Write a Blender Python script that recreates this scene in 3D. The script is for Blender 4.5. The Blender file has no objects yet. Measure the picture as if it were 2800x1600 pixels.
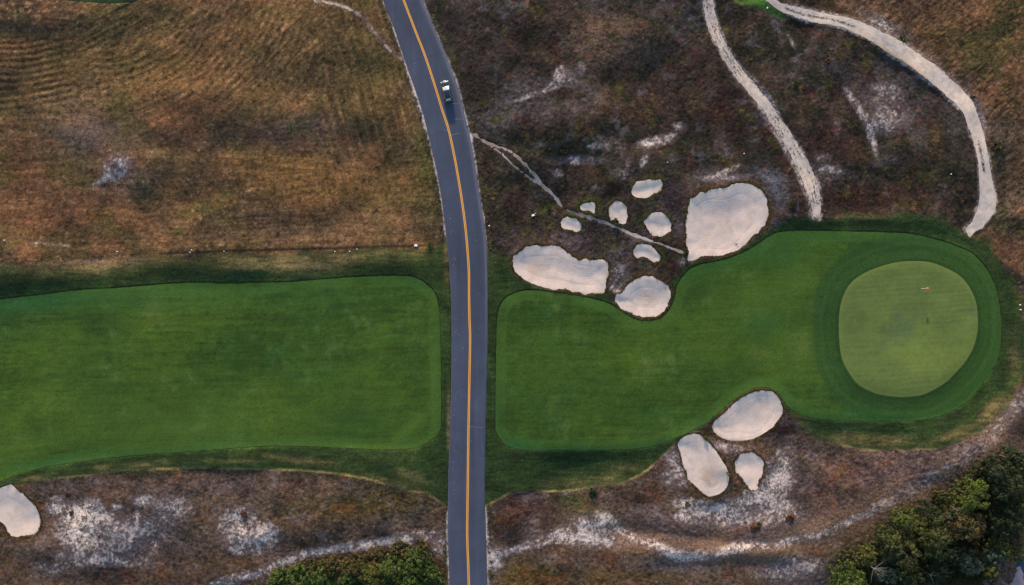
import bpy, bmesh, math, random
import numpy as np
from mathutils import Vector, Matrix

# ------------------------------------------------------------------ camera, sky, sun, exposure
scene = bpy.context.scene
COL = scene.collection
CAM_H = 170.0                      # drone height above the road
MPP = 0.08                         # metres on the ground per photo pixel (2800 px wide)

cam_d = bpy.data.cameras.new("camera")
cam_d.sensor_width = 36.0
cam_d.lens = 36.0 * CAM_H / (2800 * MPP)
cam_d.clip_end = 6000.0
cam = bpy.data.objects.new("camera", cam_d)
cam.location = (0, 0, CAM_H)
COL.objects.link(cam)
scene.camera = cam

SUN_EL, SUN_AZ = 15.8, -9.0        # low sun beyond the top of the picture, a little to its left
world = bpy.data.worlds.new("World")
scene.world = world
world.use_nodes = True
wn = world.node_tree
sky = wn.nodes.new("ShaderNodeTexSky")
sky.sky_type = 'NISHITA'
sky.sun_disc = False
sky.sun_elevation = math.radians(SUN_EL)
sky.sun_rotation = math.radians(SUN_AZ)
wn.links.new(sky.outputs[0], wn.nodes["Background"].inputs[0])
wn.nodes["Background"].inputs[1].default_value = 0.15

sun_d = bpy.data.lights.new("sun", 'SUN')
sun_d.energy = 3.0
sun_d.angle = math.radians(0.9)
sun_d.color = (1.0, 0.79, 0.58)
sun = bpy.data.objects.new("sun", sun_d)
az, el = math.radians(SUN_AZ), math.radians(SUN_EL)
to_sun = Vector((math.sin(az) * math.cos(el), math.cos(az) * math.cos(el), math.sin(el)))
sun.rotation_euler = to_sun.to_track_quat('Z', 'Y').to_euler()
sun.location = to_sun * 300
COL.objects.link(sun)

scene.view_settings.view_transform = 'Standard'
scene.view_settings.look = 'None'
scene.view_settings.exposure = 1.17
scene.view_settings.gamma = 1.0
scene.view_settings.use_curve_mapping = False

# ------------------------------------------------------------------ outlines (photo pixels)
ROAD_L = [(1010,-150),(1047,0),(1075,70),(1106,163),(1127,223),(1151,293),(1167,352),(1179,404),(1193,464),(1206,535),
          (1214,597),(1224,686),(1232,782),(1234,864),(1234,975),(1233,1065),(1227.6,1245),(1225,1349),(1224,1450),(1227,1542),(1229,1600),(1233,1760)]
ROAD_R = [(1110,-150),(1155.6,0),(1179,56),(1208,126),(1234,189),(1256.5,256),(1273,326),(1290,397),(1301,464),(1311.5,535),
          (1323,604),(1330,664),(1332.6,734),(1333.7,827),(1332.6,975),(1330.7,1065),(1327.7,1190),(1326,1338),(1328,1431),(1331,1524),(1333,1600),(1338,1760)]
ROAD_C = [(1045,-150),(1103.6,0),(1134,80),(1162,152),(1190,237),(1208,297),(1227,356),(1245,441),(1261,535),(1274,634),
          (1282,738),(1282.5,804),(1284,879),(1285.5,930),(1283,1065),(1280.6,1208),(1278.7,1357),(1277.6,1460),(1280.6,1549),(1282,1600),(1286,1760)]
FAIR_L = [(-380,850),(-150,836),(0,818.6),(111,806),(223,793),(334,786),(427,779),(482,775),(556,773),(631,775),(700,773),(793,771),(867,764.5),
          (960,758),(1052,754.5),(1115,755),(1145,763),(1171,780),(1190,804),(1199,838),(1203,882),(1205,980),(1206,1070),(1206.5,1110),(1206,1160),
          (1201,1182),(1182,1201),(1145,1221),(1101,1227),(1034,1227),(923,1223),(811,1219),(700,1220),(556,1231),(371,1245),
          (241,1258.5),(148,1271.5),(93,1284),(37,1301),(0,1316),(-60,1345),(-200,1370),(-380,1380)]
FAIR_R = [(1400,804.5),(1437,794),(1493,797),(1548,804),(1593,811),(1630,819),(1667,830.5),(1697,849),(1726.5,868),(1756,877),(1786,877),(1812,867),
          (1834,841.6),(1845,812),(1851,782),(1864,760),(1882,740),(1908,725),(1949,717),(1994,706),(2042,686),(2071,669),(2100,648),(2130,635),(2174,631),
          (2285,632),(2397,634),(2489.5,639),(2545,650.6),(2601,667),(2656.5,690),(2690,723),(2716,767),(2731,819),(2738,882),(2736,938),
          (2727,983),(2708,1016),(2679,1060),(2638,1104.5),(2582,1132),(2527,1147),(2452,1153),(2360,1152),(2248,1147),(2193,1136),(2163,1119),
          (2141,1093),(2122,1072),(2100,1060),(2075,1059),(2049,1067),(2012,1090),(1979,1116),(1949,1140),(1934,1156),(1912,1166),(1882,1180.6),
          (1838,1201),(1801,1216),(1752,1227),(1697,1231),(1585,1232.5),(1474,1232.5),(1422,1229),(1390,1221),(1368,1203),(1356,1175),
          (1354,1149),(1355,1065),(1357,938),(1357.5,883),(1364,845),(1379,819)]
GREEN = [(2501,713.7),(2545,717),(2590,734),(2627,756),(2653,790),(2668,827),(2672.5,871),(2671,912),(2660,953),(2638,990),(2608,1023),
         (2579,1049),(2527,1077),(2489.5,1084),(2452,1085),(2404,1078.5),(2367,1064),(2341,1046),(2315,1008.6),(2300,968),(2295,901),
         (2297,845),(2310,801),(2334,767),(2378,740),(2426.5,723),(2464,715.5)]
TEE = [(150,-60),(178,0),(222,8),(297,15),(340,13),(390,0),(420,-60),(400,-150),(180,-150)]
BUNKERS = {
 'big': ([(1897,540),(1919,527),(1956,516),(1979,514),(2008,504.5),(2038,503),(2068,514),(2086,530),(2094,545),(2099,574),(2097,597),
   (2083,623),(2057,649),(2034,671),(2001,691),(1964,701),(1934,699),(1912,702.5),(1890,714),(1879,711),(1882,686),(1873,667),(1875,641),
   (1873,604),(1878,571),(1886,548)],1.25,
   'largest sand bunker, pear shaped, with rings raked round its bowl, beside the fairway bend'),
 'kidney': ([(1404,712),(1418,690),(1441,676.5),(1474,673),(1519,673),(1541,682),(1560,697),(1585,709),(1622,710),(1652,714),(1662,727),
   (1664,749),(1658,767),(1654,797),(1637,801),(1608,804),(1567,797),(1530,791),(1493,786),(1456,777),(1426,760),(1407,741)],1.0,
   'long kidney-shaped sand bunker at the heath edge nearest the road'),
 'drop': ([(1771,755.6),(1793,760),(1815,771),(1828,786),(1832,812),(1827,838),(1812,856),(1793,867),(1771,867),(1741,866),(1723,856),
   (1700,842),(1682,824),(1684,808),(1697,804),(1708,790),(1723,775),(1745,762)],1.0,
   'rounded sand bunker cut into the top edge of the right fairway'),
 'a': ([(1537,600),(1548,596),(1567,597),(1582,606),(1593,619),(1591,630),(1578,635),(1556,630),(1539,623)],0.6,
   'small oval sand bunker in the dark heath just below the thin footpath, nearest the road'),
 'b': ([(1587,563),(1597,557),(1622,555),(1628,567),(1624,581),(1611,577),(1593,574)],0.4,
   'smallest sand bunker, ringed with bright green grass'),
 'c': ([(1665,574),(1674,558),(1693,552),(1710,561),(1715,578),(1717,597),(1706,610),(1691,612),(1686,604),(1667,600)],0.7,
   'small upright sand bunker with a round green bush at its lower left edge'),
 'd': ([(1763,608),(1775,591),(1789,582),(1804,586),(1823,595),(1835,610),(1834,626),(1823,641),(1801,647),(1786,648),(1775,634)],0.8,
   'round heart-shaped small sand bunker, first to the left of the largest bunker'),
 'e': ([(1730,686),(1738,671),(1756,666),(1778,673),(1793,686),(1807,697),(1804,712),(1789,719),(1780,710),(1760,704),(1741,706)],0.7,
   'small slanting sand bunker with a notched lower edge, below the end of the thin footpath'),
 'f': ([(1726,519),(1734,506),(1756,495),(1786,493),(1806,495),(1808,517),(1799,523),(1782,534),(1771,541),(1756,544),(1738,539),(1728,531)],0.7,
   'small angular sand bunker, topmost of the group in the dark heath'),
 'g': ([(1947,1164),(1956,1149),(1982,1127),(2008,1101),(2038,1082),(2068,1070),(2100,1068),(2115,1073),(2130,1090),(2141,1116),(2139,1134),
   (2122,1160),(2104,1177),(2086,1188),(2060,1201),(2023,1206),(1990,1204),(1964,1193),(1951,1179)],0.9,
   'egg-shaped tilted sand bunker biting into the lower edge of the right fairway'),
 'h': ([(1854,1212),(1864,1197),(1886,1187),(1912,1188),(1930,1203),(1949,1223),(1964,1245),(1979,1268),(1992,1297),(1990,1327),(1975,1346),
   (1945,1358),(1923,1351),(1908,1334),(1882,1312),(1878,1294),(1869,1275),(1862,1245),(1856,1227)],0.9,
   'long upright oval sand bunker with a tan patch raked in its lower half'),
 'i': ([(2010,1279),(2012,1253),(2027,1240),(2049,1236),(2071,1242),(2086,1260),(2090,1282),(2084,1301),(2075,1312),(2071,1338),(2057,1342),
   (2042,1331),(2031,1312),(2016,1294)],0.7,
   'light-bulb-shaped sand bunker narrowing downwards into the pale sandy scrub'),
 'j': ([(-40,1375),(-20,1345),(0,1334),(30,1323),(41,1333),(63,1346),(83,1364),(96,1383),(109,1401),(111,1423),(106,1449),(89,1461),(63,1466),
   (41,1470),(26,1461),(15,1442),(0,1427),(-30,1410)],0.8,
   'sand bunker cut by the left border of the picture below the left fairway'),
}
PATH1_T = [(2075,-60),(2122,0),(2174,15),(2248,31.5),(2323,48),(2367,63),(2415,85),(2471,111),(2519,145),(2564,178),(2601,211.5),(2634,241),(2660,274.5),
           (2679,323),(2690,363.6),(2699,408),(2708,464),(2719.5,512),(2726,540),(2724,565),(2717,586),(2701,604),(2690,622),(2672,632),(2652,652)]
PATH1_B = [(2060,-40),(2095,0),(2122,22),(2156,39),(2211,56),(2285.5,69),(2341,89),(2389,115),(2434,143),(2471,163),(2508,189),(2538,215),(2571,241),(2608,274.5),
           (2634,308),(2649,349),(2664,393),(2673,445),(2679,519),(2678,545),(2673,574.5),(2660,604),(2642,626)]
PATH2_L = [(1905,-120),(1921,0),(1930,56),(1949,104),(1971,148),(2008,208),(2053,263),(2100,323),(2122,360),(2148,401),(2174,453),(2193,497),(2208,540),(2217,567),(2219,594)]
PATH2_R = [(1938,-120),(1949,0),(1960,56),(1982,119),(2023,182),(2068,237),(2100,274),(2130,319),(2174,382),(2204,434),(2228,485),(2238,530),(2243,560),(2241,596)]
TRACK = [(1290,365),(1331,390),(1368,404),(1394,415),(1405,422),(1437,453),(1467,486),(1485,508),(1515,535),(1530,558),(1559,578),(1608,593),(1660,610),
         (1697,626),(1741,647),(1789,662),(1838,680),(1871,693)]
TRACK2 = [(1340,400),(1368,418),(1400,449),(1444,484),(1478,505)]
POND = [(2715,1690),(2728,1610),(2752,1578),(2776,1545),(2800,1532),(2860,1520),(2950,1560),(2950,1690)]
CLOUD_REFL = [(2738,1690),(2748,1600),(2768,1580),(2780,1558),(2797,1556),(2806,1590),(2830,1640),(2820,1690)]  # outline of the pale cloud reflection drawn on the pond

def smooth_poly(pts, closed=True, n=4):
    P = np.array(pts, float); N = len(P); out = []
    rng = range(N) if closed else range(N - 1)
    for i in rng:
        if closed: p0, p1, p2, p3 = P[(i-1) % N], P[i], P[(i+1) % N], P[(i+2) % N]
        else: p0, p1, p2, p3 = P[max(i-1, 0)], P[i], P[i+1], P[min(i+2, N-1)]
        for k in range(n):
            t = k / n
            out.append(0.5*((2*p1)+(-p0+p2)*t+(2*p0-5*p1+4*p2-p3)*t*t+(-p0+3*p1-3*p2+p3)*t**3))
    if not closed: out.append(P[-1])
    return np.array(out)
def w_of(px, py): return ((px - 1400) * MPP, (800 - py) * MPP)
def to_world(P):
    P = np.asarray(P, float); return np.stack([(P[:,0]-1400)*MPP, (800-P[:,1])*MPP], 1)

# ------------------------------------------------------------------ raster of the place (0.2 m cells)
RES = 0.2; X0, Y0 = -140.0, -80.0; NX, NY = 1400, 800
gx = (X0 + (np.arange(NX) + 0.5) * RES).astype(np.float32)
gy = (Y0 + (np.arange(NY) + 0.5) * RES).astype(np.float32)
GX, GY = np.meshgrid(gx, gy)
PX = GX / MPP + 1400; PY = 800 - GY / MPP
KX = np.fft.rfftfreq(NX, RES)[None, :]; KY = np.fft.fftfreq(NY, RES)[:, None]

def noise(wl_x, wl_y=None, ang=0.0, seed=0, band=False):
    """periodic gaussian noise, feature size wl (metres), optionally stretched and turned"""
    wl_y = wl_y or wl_x
    r = np.random.default_rng(seed)
    F = np.fft.rfft2(r.standard_normal((NY, NX)))
    a = math.radians(ang); c, s = math.cos(a), math.sin(a)
    u = (KX*c + KY*s) * wl_x; v = (-KX*s + KY*c) * wl_y
    q = (u*u + v*v) * 3.0
    G = np.exp(-q)
    if band: G = q * G
    out = np.fft.irfft2(F * G, s=(NY, NX)); out -= out.mean(); out /= out.std()
    return out.astype(np.float32)
def fractal(wl, seed=0, octv=4, gain=0.6, ratio=1.0, ang=0.0):
    out = 0; a = 1.0
    for i in range(octv):
        out = out + a * noise(wl*ratio/2**i, wl/2**i, ang, seed+i*17); a *= gain
    return out / out.std()
def sst(a, b, x):
    t = np.clip((x - a) / (b - a), 0, 1); return t*t*(3-2*t)
def bbox_idx(Pw, m):
    x0, y0 = Pw.min(0) - m; x1, y1 = Pw.max(0) + m
    i0 = max(0, int((x0-X0)/RES)); i1 = min(NX, int((x1-X0)/RES)+1)
    j0 = max(0, int((y0-Y0)/RES)); j1 = min(NY, int((y1-Y0)/RES)+1)
    return slice(j0, j1), slice(i0, i1)
def seg_dist(Pw, xs, ys, closed=True):
    d2 = np.full(xs.shape, 1e9, np.float32); ins = np.zeros(xs.shape, bool)
    n = len(Pw)
    for i in range(n if closed else n-1):
        ax, ay = Pw[i]; bx, by = Pw[(i+1) % n]
        ex, ey = bx-ax, by-ay; L = ex*ex+ey*ey + 1e-12
        dx = xs-ax; dy = ys-ay
        t = np.clip((dx*ex+dy*ey)/L, 0, 1)
        qx = dx-t*ex; qy = dy-t*ey
        np.minimum(d2, qx*qx+qy*qy, out=d2)
        if closed and ay != by:
            c = ((ay > ys) != (by > ys)) & (xs < ex*(ys-ay)/(by-ay)+ax)
            ins ^= c
    d = np.sqrt(d2)
    return np.where(ins, -d, d) if closed else d
def sdf(pts_px, margin=8.0, closed=True, n=3):
    """signed distance in metres (negative inside), capped away from the outline"""
    Pw = to_world(smooth_poly(pts_px, closed, n))
    S = np.full((NY, NX), margin, np.float32)
    js, is_ = bbox_idx(Pw, margin)
    S[js, is_] = np.clip(seg_dist(Pw, GX[js, is_], GY[js, is_], closed), -60, margin)
    return S
def samp(A, x, y):
    """bilinear sample of a raster at world x, y (wraps beyond the raster)"""
    fx = (np.asarray(x, float)-X0)/RES-0.5; fy = (np.asarray(y, float)-Y0)/RES-0.5
    i = np.floor(fx).astype(int); j = np.floor(fy).astype(int); tx = fx-i; ty = fy-j
    i0 = i % NX; i1 = (i+1) % NX; j0 = j % NY; j1 = (j+1) % NY
    if A.ndim == 3: tx = tx[..., None]; ty = ty[..., None]
    return (A[j0,i0]*(1-tx)+A[j0,i1]*tx)*(1-ty)+(A[j1,i0]*(1-tx)+A[j1,i1]*tx)*ty

road_poly = ROAD_L + ROAD_R[::-1]
def poly_road_sdf():
    Lw = to_world(smooth_poly(ROAD_L, False, 4)); Rw = to_world(smooth_poly(ROAD_R, False, 4))
    Pw = np.concatenate([Lw, Rw[::-1]])
    S = np.full((NY, NX), 20, np.float32); js, is_ = bbox_idx(Pw, 20)
    S[js, is_] = np.clip(seg_dist(Pw, GX[js, is_], GY[js, is_]), -60, 20)
    return S
S_road = poly_road_sdf()
DL = seg_dist(to_world(smooth_poly(ROAD_L, False, 2)), GX[::2, ::2], GY[::2, ::2], False)
DL = np.repeat(np.repeat(DL, 2, 0), 2, 1)            # distance to the road's left edge
n1 = noise(1.0, seed=1); n05 = noise(0.5, seed=2); n2 = noise(2.2, seed=3); n4 = noise(5, seed=4); n10 = noise(11, seed=5); n25 = noise(24, seed=6)
n03 = noise(0.3, seed=7)
S_fl = sdf(FAIR_L, 14) + 0.03*n1
S_fr = sdf(FAIR_R, 14) + 0.03*n1
S_gr = sdf(GREEN, 8)
S_tee = sdf(TEE, 8)
def path_sdf(A, B):
    Pw = np.concatenate([to_world(smooth_poly(A, False, 3)), to_world(smooth_poly(B, False, 3))[::-1]])
    S = np.full((NY, NX), 10, np.float32); js, is_ = bbox_idx(Pw, 10)
    S[js, is_] = np.clip(seg_dist(Pw, GX[js, is_], GY[js, is_]), -60, 10)
    return S
S_p1 = path_sdf(PATH1_T, PATH1_B) + 0.06*n1 + 0.05*n05
S_p2 = path_sdf(PATH2_L, PATH2_R) + 0.07*n1 + 0.06*n05
S_t1 = sdf(TRACK, 4, False) - 0.29 + 0.09*n1 + 0.08*n05
S_t2 = sdf(TRACK2, 4, False) - 0.16 + 0.10*n1 + 0.08*n05
S_pond = sdf(POND, 6); S_cloud = sdf(CLOUD_REFL, 6) + 0.15*n1 + 0.1*n05
S_b = {}
for k, (pts, dep, lab) in BUNKERS.items():
    S_b[k] = sdf(pts, 9, n=3) + (0.09*noise(1.4, seed=31) + 0.09*noise(0.7, seed=32))*(1 if k not in 'gh' else 0.35)
S_ball = np.minimum.reduce(list(S_b.values()))

def blob(cx, cy, rx, ry, ang=0.0, p=2.0):
    a = math.radians(ang); c, s = math.cos(a), math.sin(a)
    dx = PX-cx; dy = PY-cy
    u = (dx*c+dy*s)/rx; v = (-dx*s+dy*c)/ry
    return np.exp(-(u*u+v*v)**(p/2)).astype(np.float32)
def band(pts, w):
    Pw = to_world(smooth_poly(pts, False, 3)); m = w*MPP*2.6
    out = np.zeros((NY, NX), np.float32); js, is_ = bbox_idx(Pw, m)
    d = seg_dist(Pw, GX[js, is_], GY[js, is_], False)/(w*MPP)
    out[js, is_] = np.exp(-d*d); return out

# rough: the mown darker grass between fairway and heath
ROUGH_L = [(-380,760),(-100,745),(0,722),(60,722),(150,728),(230,725),(330,712),(430,704),(560,700),(700,694),(860,688),(960,684),(1060,680),(1137,676),
           (1190,672),(1280,664),(1280,1351),(1164,1345),(1108,1338),(1071,1325),(1015,1308),(930,1293),(811,1284),(700,1281),(593,1279),(445,1282),
           (334,1288),(186,1303),(100,1316),(40,1326),(-60,1345),(-380,1400)]
ROUGH_R = [(1280,662),(1320,665),(1345,680),(1375,700),(1400,715),(1407,742),(1430,764),(1470,782),(1540,797),(1610,808),(1655,806),(1690,832),(1722,858),(1745,868),
           (1800,868),(1830,845),(1838,810),(1842,780),(1850,750),(1868,725),(1895,712),(1930,708),(1970,704),(2010,693),(2050,670),(2085,640),(2110,615),
           (2140,600),(2174,592),(2220,594),(2330,588),(2470,585),(2560,590),(2610,608),(2650,640),(2690,650),(2720,690),(2752,738),(2784,790),(2800,850),
           (2800,930),(2798,1000),(2783,1050),(2760,1093),(2723,1134),(2675,1175),(2619,1203),(2545,1225),(2452,1231),(2360,1229),(2285,1216),
           (2196,1179),(2152,1130),(2143,1100),(2120,1072),(2090,1062),(2050,1068),(2010,1092),(1975,1122),(1945,1150),(1915,1175),(1870,1195),(1845,1215),(1819,1242),
           (1790,1271),(1752,1297),(1697,1323),(1622,1338),(1533,1347),(1400,1345),(1280,1345)]
S_rl = sdf(ROUGH_L, 12); S_rr = sdf(ROUGH_R, 12)
# crisp below the fairways, ragged above and to the right of the green
soft_l = sst(1000, 900, PY) ; soft_r = np.maximum(sst(1000, 900, PY), sst(1850, 1900, PX)*sst(2350, 2250, PX))
fr1 = fractal(3.0, 41, 4)
R_l = S_rl + soft_l*(0.25*fr1 + 0.1*n2) + 0.04*n05
R_r = S_rr + (0.15+0.75*soft_r)*(0.5*fr1) + 0.04*n05
TEEROUGH = sdf([(1990,-60),(2000,0),(2030,9),(2060,16),(2085,26),(2110,36),(2150,48),(2125,20),(2098,-3),(2085,-60)], 5) + 0.2*fr1
rough = np.maximum.reduce([sst(0.15, -0.15, R_l)*(1-soft_l)+sst(1.0, -1.3, R_l)*soft_l,
                           sst(0.2, -0.2, R_r)*(1-soft_r)+sst(1.0, -1.2, R_r)*soft_r, sst(0.4, -0.4, TEEROUGH)])
road_near = sst(0.3, 6, S_road)
heath = 1-rough

# ------------------------------------------------------------------ height of the land
H = 0.55*n25 + 0.28*n10
H += heath*(0.16*n4)
# dune forms in the right heath
H += 0.7*blob(1600,330,150,60,-15)-0.5*blob(1500,420,160,30,15)+0.6*blob(2400,300,60,120,-20)-0.5*blob(2310,300,30,130,-25)
H += 0.7*blob(700,300,220,50,5)-0.6*blob(560,400,260,45,0)+0.15*blob(300,470,60,25,-25)
H += 0.9*blob(80,60,160,35,0)+0.6*blob(2680,120,150,60,40)
H += 0.6*blob(1990,1510,260,22,0)-0.4*blob(1900,1470,260,16,5)+0.5*blob(900,1430,180,35,-8)
turf_far = np.minimum(S_fl, S_fr)
calm = sst(3.5, -1.5, turf_far)
H = H*(1-0.72*calm)
# bank along the upper side of the fairways, and the raised green
H += 0.30*sst(0.2, 3.5, S_fl)*sst(960, 760, PY)*sst(1260, 1130, PX)*sst(640, 700, PY)
H += 0.35*sst(0.1, 3.0, S_fr)*sst(1900,2100,PX)*sst(800, 640, PY)*sst(560,600,PY)
H += 0.3*sst(3.0, -2.0, S_gr)
H *= road_near*0.97+0.03*(S_road > 0)
H = H*sst(0, 3, np.maximum(np.minimum(S_p1, S_p2), 0)+1.5)
H *= 1
H -= 0.8*sst(5.5, 0, S_pond)
# tufted growth
tuft = np.abs(noise(0.55, seed=51, band=True))*0.6 + np.abs(noise(1.1, seed=52, band=True))*0.7
tuft += 0.5*noise(0.35, seed=53)
soft_sand = np.minimum.reduce([S_p1, S_p2, S_t1, S_t2])
grow = heath*sst(0.0, 0.9, S_road)*sst(-0.1, 0.5, soft_sand)
H_soil = H.copy()
left_field = sst(1300, 1230, PX)*sst(720, 690, PY)
# windrows of the mown field
rr = np.hypot(PX-270, PY+90) + 4*n25 + 1.5*n10
w_arc = (sst(1000, 700, PX)*sst(430, 300, PY+0.12*PX)*sst(190,260,rr)*sst(210, 300, PX))*(0.72+0.28*np.clip(n10+0.3, -1, 1))
st_arc = np.sin(2*math.pi*rr/19)
dl = DL/MPP + 2.5*n25 + 1.2*n10
w_par = sst(820, 930, PX)*sst(1160, 1100, PX + 0.0*PY)*sst(60, 130, PY)*sst(480, 360, PY)*sst(20, 50, dl)*sst(400, 280, dl)*(PX < 1250)
st_par = np.sin(2*math.pi*dl/26)
w_left = sst(230, 150, PX)*sst(90, 130, PY)*sst(330, 270, PY)
st_left = np.sin(2*math.pi*(PY+0.08*PX+0.0006*(PX-60)**2+2.5*n10)/18)
st_par = st_par*np.clip(0.8+0.4*st_par, 0.4, 1.2); stripe = (w_arc*(st_arc*np.clip(0.8+0.4*st_arc, 0.4, 1.2))*1.25 + w_par*st_par*1.25 + w_left*st_left*1.3)
fw_l = sst(260, 150, PX)*sst(420, 330, PY); fw_a = sst(150, 260, PX)*sst(680, 520, PX)*sst(430, 330, PY)
fw_b = sst(520, 680, PX)*sst(960, 860, PX)*sst(330, 240, PY); fw_r = sst(850, 940, PX)*sst(620, 480, PY)
fw_h = np.clip(1-fw_l-fw_a-fw_b-fw_r, 0, 1)
flow = fw_l*noise(5, 0.36, -4, 151)+fw_a*(noise(5, 0.36, 28, 152))+fw_b*noise(6, 0.38, 46, 153)+fw_r*noise(6, 0.36, -74, 154)+fw_h*0.75*noise(5, 0.36, 3, 155)
flow = flow*(0.8+0.3*n10.clip(-1, 1))
stripe += 0.28*flow*(fw_a+fw_b+0.5*fw_r+0.4*fw_l+0.35*fw_h)
stripe *= sst(1300,1200,PX)*np.clip(0.85+0.3*fractal(5, 55, 3), 0.35, 1.3)
H += 0.05*stripe*heath
field_flat = 1-0.45*left_field
# ground lips on the north of each bunker, bowls inside
gxd, gyd = {}, {}
H_sand = np.zeros_like(H)
for k, (pts, dep, lab) in BUNKERS.items():
    S = sdf(pts, 9, n=3)
    js, is_ = bbox_idx(to_world(pts), 4)
    s = S[js, is_]; gyy, gxx = np.gradient(s, RES)
    nrm = np.clip(gyy, -1, 1)                       # +1 on the northern rim
    lip = np.where(s > 0, np.exp(-(s/1.4)**2), 1)*np.clip(nrm+0.15, 0, 1)*dep*0.34
    Hl = H[js, is_]
    base = float(np.median(Hl[np.abs(s) < 0.5]))
    keep = np.exp(-(np.maximum(s, 0)/2.5)**2)[...]
    Hl = Hl*(1-keep)+(base*0.7+Hl*0.3)*keep + lip*(s > 0)
    H[js, is_] = np.where(s > 0, Hl, H[js, is_])
    ins = np.clip(-s, 0, 9)
    rim = base*0.7 + 0.3*H[js, is_]
    drop = lip*np.exp(-(ins/(1.6+1.0*dep))**1.7)
    bowl = -0.34*dep*(1-np.exp(-(ins/(1.5+1.3*dep))**1.5))
    hs = rim + drop + bowl + 0.03*n2[js, is_]
    # rake rings
    ring = np.sin(ins*2*math.pi/0.55)*sst(1.2, 2.2, ins)*0.012
    ring += -0.025*np.exp(-((ins-1.9-0.35*n4[js, is_])/0.16)**2)*(dep > 0.8)
    for _ in range(9):
        p_ = np.pad(hs, 1, mode='edge'); hs = (p_[:-2, 1:-1]+p_[2:, 1:-1]+p_[1:-1, :-2]+p_[1:-1, 2:]+2*hs)/6
    hs = hs + ring
    H_sand[js, is_] = np.where(s < 0.6, hs, H_sand[js, is_])
    H[js, is_] = np.where(s <= 0, hs, H[js, is_])
H_surf = H.copy()                                    # surface of turf sheets and sand
H_turf = H.copy()
under = np.minimum.reduce([S_road, S_fl, S_fr, S_tee, S_pond+0.0, S_cloud, S_p1, S_p2, S_t1, S_t2, S_ball])
und2 = np.minimum(under, np.minimum(S_fl, S_fr)-0.07)
sink = np.clip(-und2/0.22, 0, 1)*0.35
H_ground = H + grow*sst(0.0, 0.5, S_ball)*field_flat*(0.055*tuft)*sst(-0.1, 0.6, turf_far) \
         + (1-heath)*sst(0, 0.12, under)*(0.05+0.015*tuft) - sink
# the step where the long grass of the field starts
line_y = 706-0.03*PX + 4*n4*0
H_ground += 0.12*sst(1200, 1150, PX)*sst(250, 420, PX)*sst(line_y+3, line_y-3, PY)*sst(640, 690, PY)

# ------------------------------------------------------------------ colours (what each stuff is, with a little shade painted in)
def C(r, g, b, gain=1.5):
    v = np.array([r, g, b], float)/255.0
    return (np.where(v < 0.04045, v/12.92, ((v+0.055)/1.055)**2.4)/gain).astype(np.float32)
def lay(A, col, m, k=1.0):
    m = np.clip(m*k, 0, 1)[..., None]; return A*(1-m)+col*m
fA = fractal(9, 61, 5); fB = fractal(6, 71, 5); fC = fractal(3, 81, 4); fD = fractal(1.6, 91, 3); fE = fractal(14, 101, 6)
streakH = noise(2.6, 0.28, 0, 111); streakH2 = noise(6, 0.6, -3, 112)
streakD = noise(0.28, 1.8, -52, 113)
def q(f, a, b): return sst(a, b, f)

A = np.broadcast_to(C(78, 64, 52), (NY, NX, 3)).astype(np.float32).copy()
_rc = smooth_poly(ROAD_C, False, 8)
ROADX = np.interp(PY[:, 0], _rc[:, 1], _rc[:, 0])[:, None]
LEFT = (PX < ROADX)
# ---- left field
L = np.broadcast_to(C(98, 77, 54), (NY, NX, 3)).astype(np.float32).copy()
L = lay(L, C(116, 88, 62), q(fA, 0.0, 1.6)*0.9)
L = lay(L, C(72, 64, 40), q(fB, 0.1, 1.5)*0.8)
L = lay(L, C(66, 56, 48), q(-fE, 0.3, 1.6)*0.7)
L = lay(L, C(134, 104, 68), blob(600,170,240,110,20)*0.35+blob(200,250,120,60)*0.4+blob(430,330,120,50)*0.25)
L = lay(L, C(128, 100, 76), blob(230,250,110,60,0)+blob(180,330,110,70,0)*0.8+blob(480,110,230,70,-35)*0.5+blob(760,640,260,30,0)*0.6+blob(1020,600,120,60)*0.7, 0.7)
L = lay(L, C(102, 70, 50), blob(140,560,240,60)*0.8+blob(60,460,120,60)*0.5+blob(820,500,240,40)*0.7, 0.7)
L = lay(L, C(60, 52, 48), blob(620,385,300,40,4)*0.9+blob(760,340,200,50)*0.5+blob(60,85,210,38,-3)+blob(90,25,130,30)*0.6+blob(430,480,170,60)*0.5+blob(900,190,90,120)*0.45+blob(960,380,200,40)*0.4, 0.75)
L = lay(L, C(104, 92, 92), blob(235,370,80,50)*0.7+blob(300,400,110,60)*0.35+blob(840,350,110,35)*0.5+blob(330,490,90,50)*0.45, 0.8)
L = lay(L, C(74, 78, 42), blob(335,280,28,60,10)*0.8+blob(300,90,60,60)*0.5+blob(545,570,50,16)*0.7+blob(1165,460,30,130,-12)*0.9+blob(1130,560,40,40)*0.4+blob(700,130,160,90)*0.35+blob(430,430,60,30)*0.3+blob(1010,170,90,120,20)*0.3+blob(490,633,18,10)*1.2, 0.9)
L = lay(L, C(86, 78, 44), blob(900,120,160,110)*0.5+blob(120,180,120,90)*0.45, 0.8)
L = lay(L, C(104, 88, 70), blob(1090,60,50,60,30)*0.5, 0.8)
L = lay(L, C(132, 104, 74), np.clip(stripe, 0, 1)*(0.55+0.22*fC), 0.9)
L = lay(L, C(52, 46, 34), np.clip(-stripe, 0, 1)*(0.55+0.2*fC), 0.9)
L = lay(L, C(112, 90, 48), blob(900,520,320,60)*0.55+blob(750,440,160,40)*0.4+blob(1020,300,90,120)*0.5+blob(420,200,160,90)*0.5+blob(140,170,120,80)*0.4, 0.9)
L = lay(L, C(48, 42, 38), blob(110,45,150,40)*0.8)
L = lay(L, C(118, 78, 58), q(fractal(6, 211, 5, ratio=1.8), 0.4, 1.7)*0.33)
L = lay(L, C(80, 80, 40), q(fractal(5, 221, 5, ratio=1.6), 0.4, 1.7)*0.36)
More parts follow.
